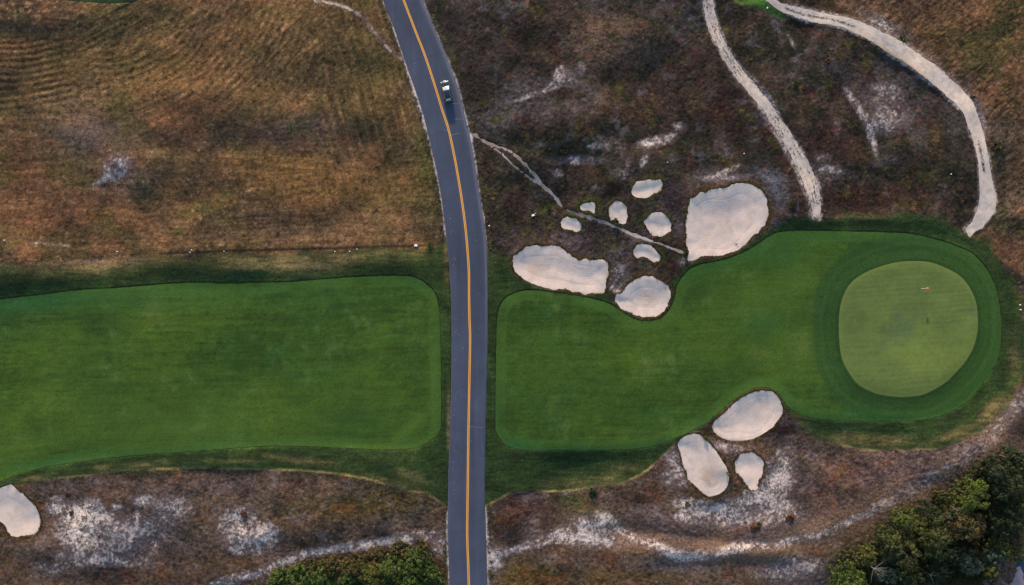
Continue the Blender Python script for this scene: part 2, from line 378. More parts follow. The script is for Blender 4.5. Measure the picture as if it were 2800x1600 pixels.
L = lay(L, C(62, 58, 38), blob(970,200,110,110,15)*0.6+blob(80,170,130,80)*0.4+blob(800,230,90,40)*0.5)
L = lay(L, C(104, 78, 52), blob(600,110,220,90,0)*0.4)
L = lay(L, C(150, 118, 82), blob(120,22,170,34)*sst(0.9, 1.9, noise(0.6, seed=118)+0.4*fD)*0.9)
L = lay(L, C(134,110,88), sst(1.3, 2.4, noise(0.6, seed=119))*0.6)
L *= (1+0.17*flow.clip(-2, 2))[..., None]
L *= (1+0.06*streakH*sst(250, 420, PY)+0.08*streakH2*sst(250, 420, PY))[..., None]
dg = noise(0.3, 2.2, -45, 115)*sst(1000, 700, PX)*sst(380, 200, PY)*sst(200,320,PX)
L *= (1+0.10*dg)[..., None]
# ---- right heath
R = np.broadcast_to(C(57, 47, 42), (NY, NX, 3)).astype(np.float32).copy()
R = lay(R, C(84, 66, 52), q(fA, 0.2, 1.6)*0.75)
R = lay(R, C(52, 50, 36), q(fB, 0.0, 1.4)*0.8)
R = lay(R, C(54, 38, 34), q(-fA, 0.3, 1.4)*0.7)
R = lay(R, C(88, 80, 82), q(-fE, 0.7, 1.9)*0.6)
R = lay(R, C(106, 84, 68), blob(1690,110,130,60,8)+blob(1600,90,90,70)*0.7+blob(1800,160,50,40)*0.5, 0.75)
R = lay(R, C(52, 44, 42), blob(1280,90,110,160)+blob(1480,110,80,100)*0.5+blob(1850,190,90,90)*0.5+blob(1500,330,150,30,10)*0.6+blob(2060,400,90,120,30)*0.4, 0.7)
R = lay(R, C(92, 84, 86), blob(1570,250,60,60)*0.5+blob(1420,240,40,30,-20)*0.8+blob(1500,300,90,30,-10)*0.5+blob(1400,310,60,50)*0.5+blob(1820,30,60,30)*0.7+blob(1890,60,40,50)*0.5, 0.75)
R = lay(R, C(98, 74, 56), blob(1760,300,160,40,0)*0.5+blob(1640,440,60,20)*0.3, 0.8)
R = lay(R, C(74, 76, 56), blob(1550,400,200,30)*0.5+blob(1860,470,140,40)*0.4+blob(1420,470,80,70)*0.4, 0.7)
R = lay(R, C(46, 44, 34), blob(2080,120,140,60,35)+blob(2230,110,110,50,20)*0.8+blob(2420,480,180,70)*0.6+blob(2530,330,22,110,-8)*0.9, 0.8)
R = lay(R, C(98, 92, 94), blob(2440,270,95,95)*0.75+blob(2500,360,40,50)*0.4+blob(2260,180,50,24,40)*0.45+blob(2170,215,40,20,30)*0.5+blob(2620,330,40,60,-20)*0.3+blob(2270,480,90,30,5)*0.5, 0.8)
R = lay(R, C(60, 38, 32), blob(2280,400,60,80,-20)*0.8+blob(2370,540,220,40)*0.8+blob(2340,360,25,60,-15)*0.6+blob(1990,300,60,60)*0.5, 0.8)
R = lay(R, C(96, 76, 34), blob(2180,225,14,9)+blob(2560,380,18,50)*0.6+blob(2290,145,26,14)*0.6+blob(2500,560,60,10)*0.5+blob(2470,385,50,12)*0.6, 0.8)
mot = 1-np.clip(blob(1690,110,130,60,8), 0, 0.8)
R = lay(R, C(38, 40, 28), q(fC, 0.5, 1.5)*0.75*mot)
R = lay(R, C(100, 90, 92), q(-fC+0.3*fB, 0.9, 2.0)*0.55*mot)
R = lay(R, C(60, 34, 28), q(fractal(4.5, 161, 4), 0.8, 1.9)*0.6*mot)
R = lay(R, C(80, 74, 36), q(fractal(2.6, 171, 4), 1.0, 2.1)*0.6)
R = lay(R, C(100, 98, 108), blob(1985,487,70,9,-4)*0.9+blob(2120,520,26,50,-20)*0.8+blob(2090,480,40,14,30)*0.6+blob(1940,470,30,16)*0.4)
R = lay(R, C(66, 58, 68), blob(1830,545,50,60)*0.5+blob(1560,690,150,26,10)*0.5+blob(1640,610,60,30)*0.4)
# beyond the outer path
out1 = (sst(0, 2, S_p1))*np.clip((PX-2040)/10, 0, 1)*(PY < 655)
P1w = smooth_poly(PATH1_T, False, 3)
outer = np.zeros((NY, NX), bool)
polyO = to_world(np.concatenate([P1w, [(2700,690),(2800,760),(3200,760),(3200,-300),(2050,-300)]]))
outer = seg_dist(polyO[::2], GX[::2, ::2], GY[::2, ::2]) < 0
outer = np.repeat(np.repeat(outer, 2, 0), 2, 1).astype(np.float32)
O = np.broadcast_to(C(112, 82, 58), (NY, NX, 3)).astype(np.float32).copy()
O = lay(O, C(124, 90, 62), q(fA, 0.0, 1.5)*0.8)
O = lay(O, C(80, 72, 38), q(fB, 0.3, 1.5)*0.8+blob(2600,100,50,40,40)*0.8)
O = lay(O, C(70, 52, 42), blob(2240,20,130,22,10)+q(-fB, 0.6, 1.6)*0.6, 0.9)
O = lay(O, C(98, 88, 86), blob(2420,60,80,18,25)+blob(2480,110,110,24,40)*0.7+blob(2590,200,110,18,45)*0.8+blob(2670,280,50,16,60)+blob(2730,370,50,40)*0.7+blob(2760,560,60,50)*0.4, 0.85)
O = lay(O, C(70, 66, 46), blob(2730,440,60,50)*0.7+blob(2760,330,50,30)*0.5+blob(2740,500,40,60)*0.4+blob(2760,610,60,40)*0.4, 0.8)
O *= (1+0.24*streakD)[..., None]
R = lay(R, O, outer) if False else R*(1-outer[..., None])+O*outer[..., None]
# ---- strip below the fairways
B = np.broadcast_to(C(96, 76, 64), (NY, NX, 3)).astype(np.float32).copy()
B = lay(B, C(84, 64, 40), q(fA, -0.1, 1.5)*0.8)
B = lay(B, C(112, 92, 84), q(fB, 0.1, 1.5)*0.7)
B = lay(B, C(60, 50, 44), q(-fE, 0.3, 1.6)*0.7)
B = lay(B, C(90, 74, 40), blob(950,1380,230,50,0)+blob(1060,1360,120,40)*0.6+blob(560,1420,60,70)*0.5, 0.8)
B = lay(B, C(106, 86, 80), blob(700,1330,200,30,2)*0.7+blob(430,1330,220,18)*0.7+blob(470,1400,60,40)*0.4, 0.8)
B = lay(B, C(58, 54, 54), blob(330,1540,300,40,0)*0.9+blob(120,1530,90,50)*0.4+blob(520,1480,110,30)*0.5, 0.75)
B = lay(B, C(86, 64, 42), blob(480,1580,120,18)*0.6+blob(640,1500,60,30)*0.5, 0.8)
B = lay(B, C(82, 56, 54), blob(1420,1390,110,40,0)*0.8+blob(1360,1450,40,20)*0.6+blob(2200,1370,90,50)*0.35+blob(1000,1440,100,14)*0.3, 0.8)
B = lay(B, C(70, 74, 36), blob(1570,1372,55,20,8)*1.1+blob(1620,1410,80,25)*0.5+blob(2190,1270,60,30,10)*0.4, 0.85)
B = lay(B, C(112, 80, 40), blob(1520,1575,140,26)*0.6+blob(1420,1590,60,20)*0.5+blob(1950,1570,140,20)*0.4+blob(1760,1580,90,16)*0.4)
B = lay(B, C(78, 72, 36), blob(1470,1570,130,30)*0.8+blob(1760,1560,150,30)*0.5+blob(1400,1530,60,40)*0.3+blob(1680,1430,50,14)*0.4+blob(2210,1240,60,50)*0.6+blob(2000,1570,200,30)*0.4, 0.8)
B = lay(B, C(104, 96, 112), blob(1860,1550,180,22,3)*0.5+blob(2180,1570,90,40)*0.6+blob(2050,1430,150,50)*0.5+blob(2200,1320,60,60)*0.3+blob(1790,1420,60,30)*0.4+blob(1930,1230,120,50)*0.25, 0.8)
B = lay(B, C(60, 50, 56), band([(1750,1448),(1830,1478),(1960,1485),(2090,1460),(2200,1420),(2290,1370)], 14)*0.9+blob(1390,1475,60,10,5), 0.8)
B = lay(B, C(118, 94, 88), band([(2160,1160),(2200,1230),(2330,1290),(2480,1270),(2620,1225),(2730,1160),(2800,1080)], 42)*0.75+blob(2480,1290,160,50,-20)*0.5, 0.8)
B = lay(B, C(54, 46, 46), q(fC, 0.6, 1.6)*0.5)
B = lay(B, C(112, 98, 98), q(-fC, 0.9, 2.0)*0.45)
B = lay(B, C(98, 58, 34), q(fractal(3.2, 181, 4), 1.0, 2.1)*0.55)
B = lay(B, C(98, 60, 34), blob(2320,1290,60,30)*0.5+blob(2250,1350,50,30)*0.5, 0.8)
B = lay(B, C(130, 100, 66), band([(1180,1330),(1225,1352)], 20)*0.3, 1)
B = lay(B, C(62, 64, 40), blob(2300,1520,130,40,-20)*0.8+blob(2480,1400,100,40,-30)*0.6, 0.8)
Bstreak = noise(0.3, 1.6, -25-90, 116)
B *= (1+0.14*Bstreak*sst(2150, 2350, PX))[..., None]
B *= (1+0.10*noise(1.8, 0.35, -15, 117)*sst(2100, 1900, PX))[..., None]
low = sst(1180, 1200, PY)
A = np.where(LEFT[..., None], L*np.array([1.10, 1.0, 0.90], np.float32), R*0.92)
A = A*(1-low[..., None]) + B*low[..., None]
# scraps of orange, rust, straw and green growth at plant size
spk = noise(0.45, seed=121); spk2 = noise(0.9, seed=122); spk3 = noise(0.4, seed=123)
dark_h = np.clip(1-left_field, 0, 1)
A = lay(A, C(128, 82, 40), q(spk+0.5*fD, 2.1, 3.0)*dark_h*0.55)
A = lay(A, C(96, 42, 34), q(spk2-0.4*fC, 1.9, 2.8)*dark_h*0.5)
A = lay(A, C(70, 78, 40), q(spk3+0.5*fB, 2.0, 2.9)*dark_h*0.6)
A *= (1+0.16*noise(0.7, seed=124)+0.20*noise(0.32, seed=125))[..., None]

# ---- bare sand showing through
SAND = C(206, 190, 182)
d = np.zeros((NY, NX), np.float32)
for b_ in [(160,1380,26,20,0,1.5),(150,1395,22,12,0,1.0),(215,1430,44,40,20,1.9),(255,1385,26,30,0,1.2),(205,1390,20,20,0,.9),(290,1410,24,10,0,1.0),(320,1387,14,9,0,1.4),(392,1368,26,14,0,1.6),
           (225,1480,60,26,20,1.3),(330,1460,130,60,8,.95),(280,1530,110,14,8,1.1),(480,1385,60,40,0,.75),(375,1415,8,16,0,1.2),(150,1550,70,20,0,.6),
           (655,1420,50,40,0,.8),(730,1455,34,26,0,1.5),(690,1490,60,26,0,1.0),(650,1450,50,50,0,.7),
           (315,458,40,30,-40,1.0),(295,484,50,8,-28,1.3),(350,452,26,18,0,.5),
           (1530,208,14,22,20,1.3),(1510,238,18,10,-25,1.0),(1450,265,50,8,-18,1.0),(1590,190,16,18,0,.7),(1555,230,30,26,0,.5),
           (1800,385,50,14,-14,1.4),(1770,392,22,9,0,1.0),(1860,345,20,14,0,.8),(1655,405,16,12,0,1.0),(1620,405,16,10,0,.9),(1760,440,10,20,30,1.1),(1580,440,90,14,0,.75),(1715,450,6,14,0,1.0),(1480,400,40,9,0,.5),(1525,475,16,12,0,.9),(1624,517,14,7,0,.8),(1700,480,40,20,0,.5),
           (1990,468,40,9,-25,.9),(1960,485,70,10,0,.6),
           (2375,350,9,34,-20,1.3),(2345,290,10,40,-28,1.0),(2390,400,8,40,-14,1.0),(2320,255,9,24,-30,.7),(2165,110,8,30,-25,.6),(2175,165,20,10,0,.5),
           (2270,465,44,14,0,.9),(2250,430,26,14,0,.6),(2440,300,60,60,0,.55),(2420,240,50,30,0,.4),(2410,340,30,30,0,.6),
           (2430,62,26,16,30,1.1),(2400,55,30,9,20,.6),(2690,330,8,40,-15,.7),(1450,560,20,10,0,.4),
           (1875,1375,30,12,0,1.9),(1880,1405,36,16,-20,1.8),(1950,1395,60,16,-4,1.7),(1920,1375,30,8,0,1.3),(2020,1372,40,12,-10,1.4),(2060,1350,26,20,0,1.2),
           (2000,1420,110,26,0,.85),(2110,1330,50,60,30,1.05),(2140,1280,36,60,20,.8),(1850,1260,30,60,-30,.9),(1840,1310,40,24,0,.7),(2150,1400,60,30,0,.7),(1960,1215,60,12,10,.6),(2000,1230,50,20,0,.5),(1690,760,40,40,0,.7),(1700,800,22,8,20,1.0),(1870,715,18,10,0,.8),
           (1480,1470,0.1,0.1,0,0),(1600,1435,34,22,10,1.6),(1650,1430,36,24,20,1.7),(1700,1455,40,12,25,1.3),(1560,1470,60,20,0,1.25),(1640,1480,80,16,8,1.2),(1500,1480,50,10,-20,.8),
           (1840,1515,50,16,20,1.5),(1800,1490,40,10,20,1.1),(1930,1515,60,16,-4,1.15),(2030,1492,70,12,-8,1.35),(2150,1480,50,10,-16,1.7),(2215,1465,40,10,-16,1.3),(2300,1430,60,9,-26,.7),
           (2385,1395,26,9,-30,1.3),(2440,1370,24,8,-24,1.0),(2410,1385,50,24,-30,.6),(2180,1540,90,30,0,.7),(2120,1570,80,20,0,.6),
           (2460,1345,10,7,0,1.2),(1350,1530,22,26,0,1.9),(1340,1490,8,30,0,1.4),(1390,1510,50,10,-10,.9),(1440,1500,60,10,-12,.6),
           (1215,1480,12,40,0,1.0),(1180,1500,40,30,0,.6),(2790,1080,30,30,0,.5),(2720,1120,40,8,-45,.8),(1380,1400,60,16,0,.35),(2620,1590,60,12,0,.8),(2700,1592,20,8,0,1.0)]:
    if b_[5] > 0: d = np.maximum(d, b_[5]*blob(*b_[:5], 2.0)) if b_[5] > 1.25 else d + b_[5]*blob(*b_[:5])
d = np.maximum(d, 1.65*band([(580,1605),(631,1583),(700,1566),(760,1545),(811,1524),(867,1507),(930,1500),(1000,1490),(1071,1478),(1130,1474)], 13)*(0.75+0.25*sst(700,830,PX)))
d = np.maximum(d, 0.8*band([(1071,1480),(1160,1470),(1225,1475)], 22))
d = np.maximum(d, 0.9*band([(1335,1530),(1400,1510),(1480,1485),(1540,1455)], 14))
d = np.maximum(d, 1.15*band([(1720,1470),(1800,1500),(1900,1518),(2000,1505),(2130,1484),(2240,1458),(2330,1420),(2440,1370)], 9))
d = np.maximum(d, 0.62*band([(2440,1372),(2540,1310),(2640,1240),(2740,1150),(2800,1075)], 26))
d = np.maximum(d, 1.5*band([(860,0),(915,8),(960,27),(990,47)], 3.5)); d = np.maximum(d, 0.75*band([(990,47),(1034,100),(1071,141),(1106,165)], 5))
d = np.maximum(d, 0.6*band([(90,664),(140,668),(190,672)], 4))
d = np.maximum(d, np.exp(-(np.maximum(np.minimum(S_p1, S_p2), 0)/0.45)**2)*(0.8+0.25*n2))
d = np.maximum(d, np.exp(-(np.maximum(S_p2, 0)/1.0)**2)*1.0*sst(1980, 2100, PX)*(PX < 2000+0.9*(PY)/2.2))
# gravelly shoulders of the road
sh_l = np.exp(-((S_road)/(0.20+0.12*n2.clip(-1,2)+0.55*blob(1140,285,30,75,-18)+0.35*blob(1190,480,30,120,-12)+0.5*blob(1222,1480,10,60)))**2)*LEFT*(1-0.75*sst(700,800,PY)*sst(1330,1260,PY))
sh_r = np.exp(-((S_road)/(0.24+0.10*n2.clip(-1,2)+0.2*blob(1290,380,40,120)+0.2*blob(1335,1500,20,70)))**2)*(~LEFT)*(1-0.85*sst(720,790,PY)*sst(1350,1270,PY))*(S_road < 5)
d = np.maximum(d, 1.5*np.maximum(sh_l, sh_r))
speck = 0.34*noise(0.5, seed=131)+0.34*noise(0.3, seed=132)+0.20*n1+0.16*n2
sand_m = sst(0.62, 1.2, d + speck)*sst(0.15, 0.55, d)*np.clip(0.30+0.45*d, 0, 1)
# thin mauve haze of scattered sand grains between plants
A = lay(A, C(120, 106, 110), sst(0.08, 0.9, d)*0.68)
A = lay(A, C(142, 114, 96), band([(1560,1455),(1660,1460),(1760,1482),(1900,1500),(2050,1490),(2200,1462),(2330,1410),(2440,1345),(2560,1285),(2680,1205),(2780,1100)], 40)*0.62*(0.8+0.3*fC))
sandcol = SAND[None, None]*(1+0.06*n1+0.05*n05)[..., None]
A = A*(1-sand_m[..., None])+sandcol*sand_m[..., None]
A = lay(A, C(92, 64, 44), q(spk2, 1.3, 2.2)*sst(0.3, 1.0, d)*0.7)
# growth around the small bunkers
near_b = np.exp(-(np.maximum(S_ball, 0)/0.9)**2)*sst(0, 0.1, S_ball)
small = sst(1500, 1560, PX)*sst(1860, 1840, PX)*sst(740, 700, PY)
A = lay(A, C(76, 82, 34), near_b*small*sst(0.0, 1.5, fC+0.3)*0.9)
A = lay(A, C(74, 92, 34), near_b*blob(1610,565,45,30)*1.5)
A = lay(A, C(96, 68, 34), near_b*(1-small)*(0.25+0.5*sst(0, 1.5, fB))*heath)
A = lay(A, C(80, 84, 42), blob(1500,570,30,8,-20)*0.8)
# ---- rough grass
Rg = np.broadcast_to(C(44, 62, 28), (NY, NX, 3)).astype(np.float32).copy()
Rg = lay(Rg, C(60, 80, 36), q(fA, 0.0, 1.6)*0.7)
Rg = lay(Rg, C(36, 52, 26), q(-fB, 0.2, 1.5)*0.7)
Rg = lay(Rg, C(34, 62, 40), q(fB, 0.8, 1.8)*0.5)
edge = np.minimum(S_fl, S_fr)
ringN = np.interp((edge*3.2).ravel(), np.arange(-30, 60, 0.5), np.random.default_rng(9).standard_normal(180)).reshape(NY, NX).astype(np.float32)
Rg *= (1+0.07*ringN)[..., None]
tan_r = blob(250,728,190,24,-3)*1.1+blob(780,722,190,22,-2)*1.1+blob(640,708,120,10,-2)*0.6+blob(940,700,160,9,-2)*0.5+blob(300,1290,60,9,-6)*0.0 \
      + blob(280,1278,26,8,-10)*0.9+blob(400,1268,60,8,-5)*0.7+blob(100,1306,40,8,-10)*0.7+blob(640,1258,80,6)*0.5+blob(760,1250,40,7,10)*0.7+blob(860,1262,70,8,5)*0.6 \
      + blob(1130,1300,40,14,20)*0.6+blob(1080,1318,70,10,15)*0.6+blob(1228,1160,5,70)*1.4+blob(1600,1320,120,16,-5)*0.35+blob(1700,1290,60,20,-20)*0.35 \
      + blob(2330,1200,60,14,5)*0.8+blob(2430,1208,70,14)*0.7+blob(2700,1125,70,14,-45)*1.0+blob(2600,1185,60,10,-20)*0.8+blob(2370,590,50,8)*0.8+blob(2180,1160,30,20,40)*0.6+blob(2790,780,12,60)*0.4+blob(2770,990,16,70)*0.5 \
      + blob(1222,700,8,60)*1.0+blob(1150,700,40,12)*0.4+blob(1350,700,20,30,-30)*0.25 + 0.5*sst(2,0,S_rr)*sst(-1.5,0,S_rr)*sst(2500,2650,PX)*sst(1000,1100,PY)
Rg = lay(Rg, C(122, 106, 68), tan_r*(0.85+0.16*ringN+0.15*fC+0.3*streakH2), 0.9)
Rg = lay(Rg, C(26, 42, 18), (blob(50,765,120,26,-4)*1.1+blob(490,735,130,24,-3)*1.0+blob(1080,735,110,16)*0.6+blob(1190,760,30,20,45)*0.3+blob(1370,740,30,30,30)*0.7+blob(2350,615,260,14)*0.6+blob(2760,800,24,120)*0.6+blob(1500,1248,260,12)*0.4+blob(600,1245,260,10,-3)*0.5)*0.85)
Rg = lay(Rg, C(58, 96, 46), blob(1260,1205,200,30)*0.0+blob(2120,5,120,30)*1.0)
Rg = lay(Rg, C(88, 120, 46), blob(2045,2,50,10)*1.0)
Rg *= (1+0.13*noise(2.4, 0.3, 0, 143)+0.10*noise(0.9, 0.3, 0, 141)+0.11*noise(0.32, seed=142)+0.07*fC)[..., None]
rimline = np.exp(-((np.where(low > .5, np.where(PX < 1280, R_l, R_r), 9))/0.22)**2)*sst(1195, 1215, PY)
A = A*(1-rough[..., None])+Rg*rough[..., None]
A = lay(A, C(146, 130, 84), rimline*(0.6+0.3*n2)*sst(60, 200, PX))
# scruffy dark growth under that rim on the left
A = lay(A, C(46, 54, 30), sst(0.0, 0.3, R_l)*sst(2.2, 0.6, R_l)*low*sst(1150, 900, PX)*(PX < 1240)*(0.6+0.4*fC), 0.8)
# shadow of the mown step north of the fairway, painted as a dark line
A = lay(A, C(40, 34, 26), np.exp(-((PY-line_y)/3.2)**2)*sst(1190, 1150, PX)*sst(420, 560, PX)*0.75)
A = lay(A, C(148, 120, 98), np.exp(-((PY-(718-0.045*(PX-200)))/6)**2)*blob(260,718,140,60)*0.7)
# fairway collar around bunkers
col_b = np.exp(-(np.maximum(S_ball, 0)/0.5)**2)*sst(0, 0.05, S_ball)*(1-heath)
A = lay(A, C(116, 104, 70), col_b*(0.35+0.35*n2))
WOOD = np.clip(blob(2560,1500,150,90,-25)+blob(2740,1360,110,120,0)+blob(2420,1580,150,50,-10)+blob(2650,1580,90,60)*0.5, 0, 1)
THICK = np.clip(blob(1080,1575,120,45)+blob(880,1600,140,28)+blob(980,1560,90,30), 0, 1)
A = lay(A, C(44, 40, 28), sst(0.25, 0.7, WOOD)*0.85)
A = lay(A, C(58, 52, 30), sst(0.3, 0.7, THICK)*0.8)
A = np.clip(A, 0.003, 0.8)
RELIEF = ((1-0.8*sand_m)*(1-0.6*rough)*(1-0.35*left_field)).astype(np.float32)

# fairway turf
def turf(seed, ang):
    T = np.broadcast_to(C(60, 84, 32), (NY, NX, 3)).astype(np.float32).copy()
    f1 = fractal(12, seed, 5, 0.6, 1.8, ang); f2 = fractal(7, seed+5, 5, 0.65, 1.6, ang); f3 = fractal(4, seed+9, 4, 0.7)
    T = lay(T, C(76, 98, 34), q(f1, -0.3, 1.7)*0.85)
    T = lay(T, C(44, 68, 28), q(f2, 0.3, 2.0)*0.6)
    T = lay(T, C(42, 82, 46), q(f3-0.3*f1, 0.5, 2.0)*0.55)
    T = lay(T, C(92, 100, 44), q(f3, 1.0, 2.2)*0.5)
    T *= (1+0.09*noise(7, 0.3, ang, seed+20)+0.06*noise(1.5, 0.28, ang, seed+21)+0.075*noise(0.4, seed=seed+22)+0.05*f3+0.05*noise(1.6, seed=seed+25))[..., None]
    return T
T = turf(201, 2)
sideR = (PX > 1280)[..., None]
T = T*(1-sideR)+turf(301, 0)*sideR
inn = -np.minimum(S_fl, S_fr)
T = lay(T, C(74, 104, 48), sst(2.4, 2.1, inn)*sst(-0.1, 0.1, inn)*(0.45+0.1*fC))
T = lay(T, C(40, 92, 52), (blob(90,830,160,26,-6)+blob(520,810,400,40,-2)*0.5+blob(420,1238,300,10,-4)*0.7+blob(130,1265,120,10,-12)*0.9+blob(1140,775,40,20,30)*0.5+blob(1950,725,90,20,-20)*0.8+blob(1420,1215,60,14,10)*1.2+blob(2090,880,50,40)*1.1+blob(2130,700,80,40)*0.7+blob(2250,650,200,14)*0.5+blob(2400,1135,160,16)*0.8+blob(2650,1070,90,14,-50)*0.6)*0.55)
T = lay(T, C(82, 104, 38), blob(560,1130,560,100,-3)*0.42+blob(1500,1000,200,120)*0.25+blob(2000,850,250,140,20)*0.3)
T = lay(T, C(88, 112, 48), (blob(1120,1170,80,16,-40)*1.0+blob(1185,1000,14,160)*0.6+blob(560,1170,240,30,-4)*0.5+blob(60,1230,120,30,-14)*0.4+blob(2180,780,90,60,-40)*0.6+blob(2200,950,60,90)*0.3)*0.6)
T = lay(T, C(40, 70, 34), (blob(950,1130,110,40)*0.8+blob(1000,860,170,30)*0.3+blob(300,960,140,40)*0.4+blob(1370,1150,20,120)*0.5+blob(1500,1110,150,60)*0.4+blob(1900,800,50,90,20)*0.5)*0.6)
S_rg = S_gr
ringG = np.interp((S_rg*2.4).ravel(), np.arange(-20, 30, 0.5), np.random.default_rng(5).standard_normal(100)).reshape(NY, NX).astype(np.float32)
nearg = sst(6.5, 5.0, S_rg)*sst(-0.1, 0.1, S_rg)
T = lay(T, C(46, 78, 40), nearg*0.7)
T = lay(T, C(36, 62, 34), np.exp(-((S_gr-0.35)/0.35)**2)*0.6)
T *= (1+0.10*ringG*nearg)[..., None]
T = lay(T, C(62, 104, 66), np.exp(-((inn-0.25)/0.18)**2)*sst(1280, 1300, PX)*sst(1120, 1140, PY)*0.6)
T = T*np.array([0.94, 1.02, 0.84], np.float32)
T = T*(1-(S_tee < 0.5)[..., None]) + (S_tee < 0.5)[..., None]*C(36, 58, 34)*(1+0.1*n1)[..., None]
G_ = np.broadcast_to(C(99, 116, 60), (NY, NX, 3)).astype(np.float32).copy()
G_ = lay(G_, C(112, 130, 64), q(fractal(10, 401, 4), 0, 1.8)*0.7+blob(2450,1000,160,60)*0.3)
G_ = lay(G_, C(92, 110, 70), q(fractal(7, 411, 4), 0.3, 1.8)*0.7)
gs = np.sin(2*math.pi*(PY+0.055*PX)/13.5+0.8*n10)
G_ *= (1+0.065*gs*(0.8+0.4*n10.clip(-1,1))+0.03*noise(4, 0.25, 3, 421)+0.04*noise(0.5, seed=422)+0.03*n2)[..., None]
G_ = lay(G_, C(118, 132, 66), sst(-1.0, -0.1, S_gr)*0.35)
# bunker and path sand
Sd = np.broadcast_to(C(228, 206, 192), (NY, NX, 3)).astype(np.float32).copy()
Sd = lay(Sd, C(214, 194, 184), q(fractal(5, 501, 4), 0.1, 1.8)*0.6)
Sd = lay(Sd, C(186, 160, 138), (blob(1940,1300,30,24)*0.9+blob(1935,1320,14,14)*0.4+blob(1470,735,26,30)*0.55+blob(1775,815,22,20)*0.6+blob(60,1405,30,40)*0.2+blob(2080,1120,30,20)*0.3+blob(1980,600,70,50)*0.15)*(0.8+0.25*np.sin(np.minimum(S_ball,0)*11)))
Sd = lay(Sd, C(176, 166, 170), (blob(2000,570,60,24)*0.4))  # grey shade in the largest bunker's upper bowl, painted into the sand
Sd = lay(Sd, C(150, 140, 142), np.exp(-((S_ball+2.3+0.35*n4)/0.16)**2)*0.30*sst(-0.6, 0.8, n2))
Sd *= (1+0.035*n1+0.03*n03+0.03*np.sin(S_ball*2*math.pi/0.62+1.2*n4))[..., None]
Sp = np.broadcast_to(C(214, 196, 182), (NY, NX, 3)).astype(np.float32).copy()
Sp = lay(Sp, C(198, 182, 172), q(fractal(4, 511, 4), 0.0, 1.8)*0.7)
Sp = lay(Sp, C(206, 170, 130), (blob(2450,150,90,7,32)+blob(2560,245,70,6,45)*0.7)*0.9)
rutD = S_p1
Sp *= (1+0.05*n1+0.06*n05+0.04*np.sin(S_p1*2*math.pi/0.8)*sst(-0.4, -0.8, S_p1))[..., None]
fresh = q(noise(0.5, seed=514)+0.7*noise(1.6, seed=515), 0.6, 1.4)
Sp = lay(Sp, C(104, 92, 84), fresh*(sst(-0.8, -0.1, S_p2)*(S_p2 < 1)*0.35 + sst(-0.2, 0.1, np.minimum(S_t1, S_t2))*(np.minimum(S_t1, S_t2) < 1)*0.4))
Sp = lay(Sp, C(150, 130, 124), (np.minimum(S_t1, S_t2) < 0.5)*0.7*(1+0.4*fC))
cloudC = np.broadcast_to(C(150, 136, 146), (NY, NX, 3)).astype(np.float32)*(1+0.06*n2+0.05*n05)[..., None]  # pale tint painted for the cloud reflection on the pond

# ------------------------------------------------------------------ materials
def mat(name): 
    m = bpy.data.materials.new(name); m.use_nodes = True
    return m, m.node_tree, m.node_tree.nodes["Principled BSDF"]
def plain(name, col, rough_=0.6, metal=0.0, coat=0.0, spec=0.5):
    m, nt, b = mat(name)
    b.inputs["Base Color"].default_value = (*col, 1); b.inputs["Roughness"].default_value = rough_
    b.inputs["Metallic"].default_value = metal; b.inputs["Specular IOR Level"].default_value = spec
    b.inputs["Coat Weight"].default_value = coat; b.inputs["Coat Roughness"].default_value = 0.04
    n = nt.nodes.new("ShaderNodeTexNoise"); n.inputs["Scale"].default_value = 14
    mr = nt.nodes.new("ShaderNodeMapRange"); mr.inputs[3].default_value = 0.88; mr.inputs[4].default_value = 1.1
    mx = nt.nodes.new("ShaderNodeMix"); mx.data_type = 'RGBA'; mx.blend_type = 'MULTIPLY'; mx.inputs[0].default_value = 1
    mx.inputs[6].default_value = (*col, 1)
    tc = nt.nodes.new("ShaderNodeTexCoord"); nt.links.new(tc.outputs["Object"], n.inputs[0])
    nt.links.new(n.outputs[0], mr.inputs[0]); nt.links.new(mr.outputs[0], mx.inputs[7]); nt.links.new(mx.outputs[2], b.inputs["Base Color"])
    return m
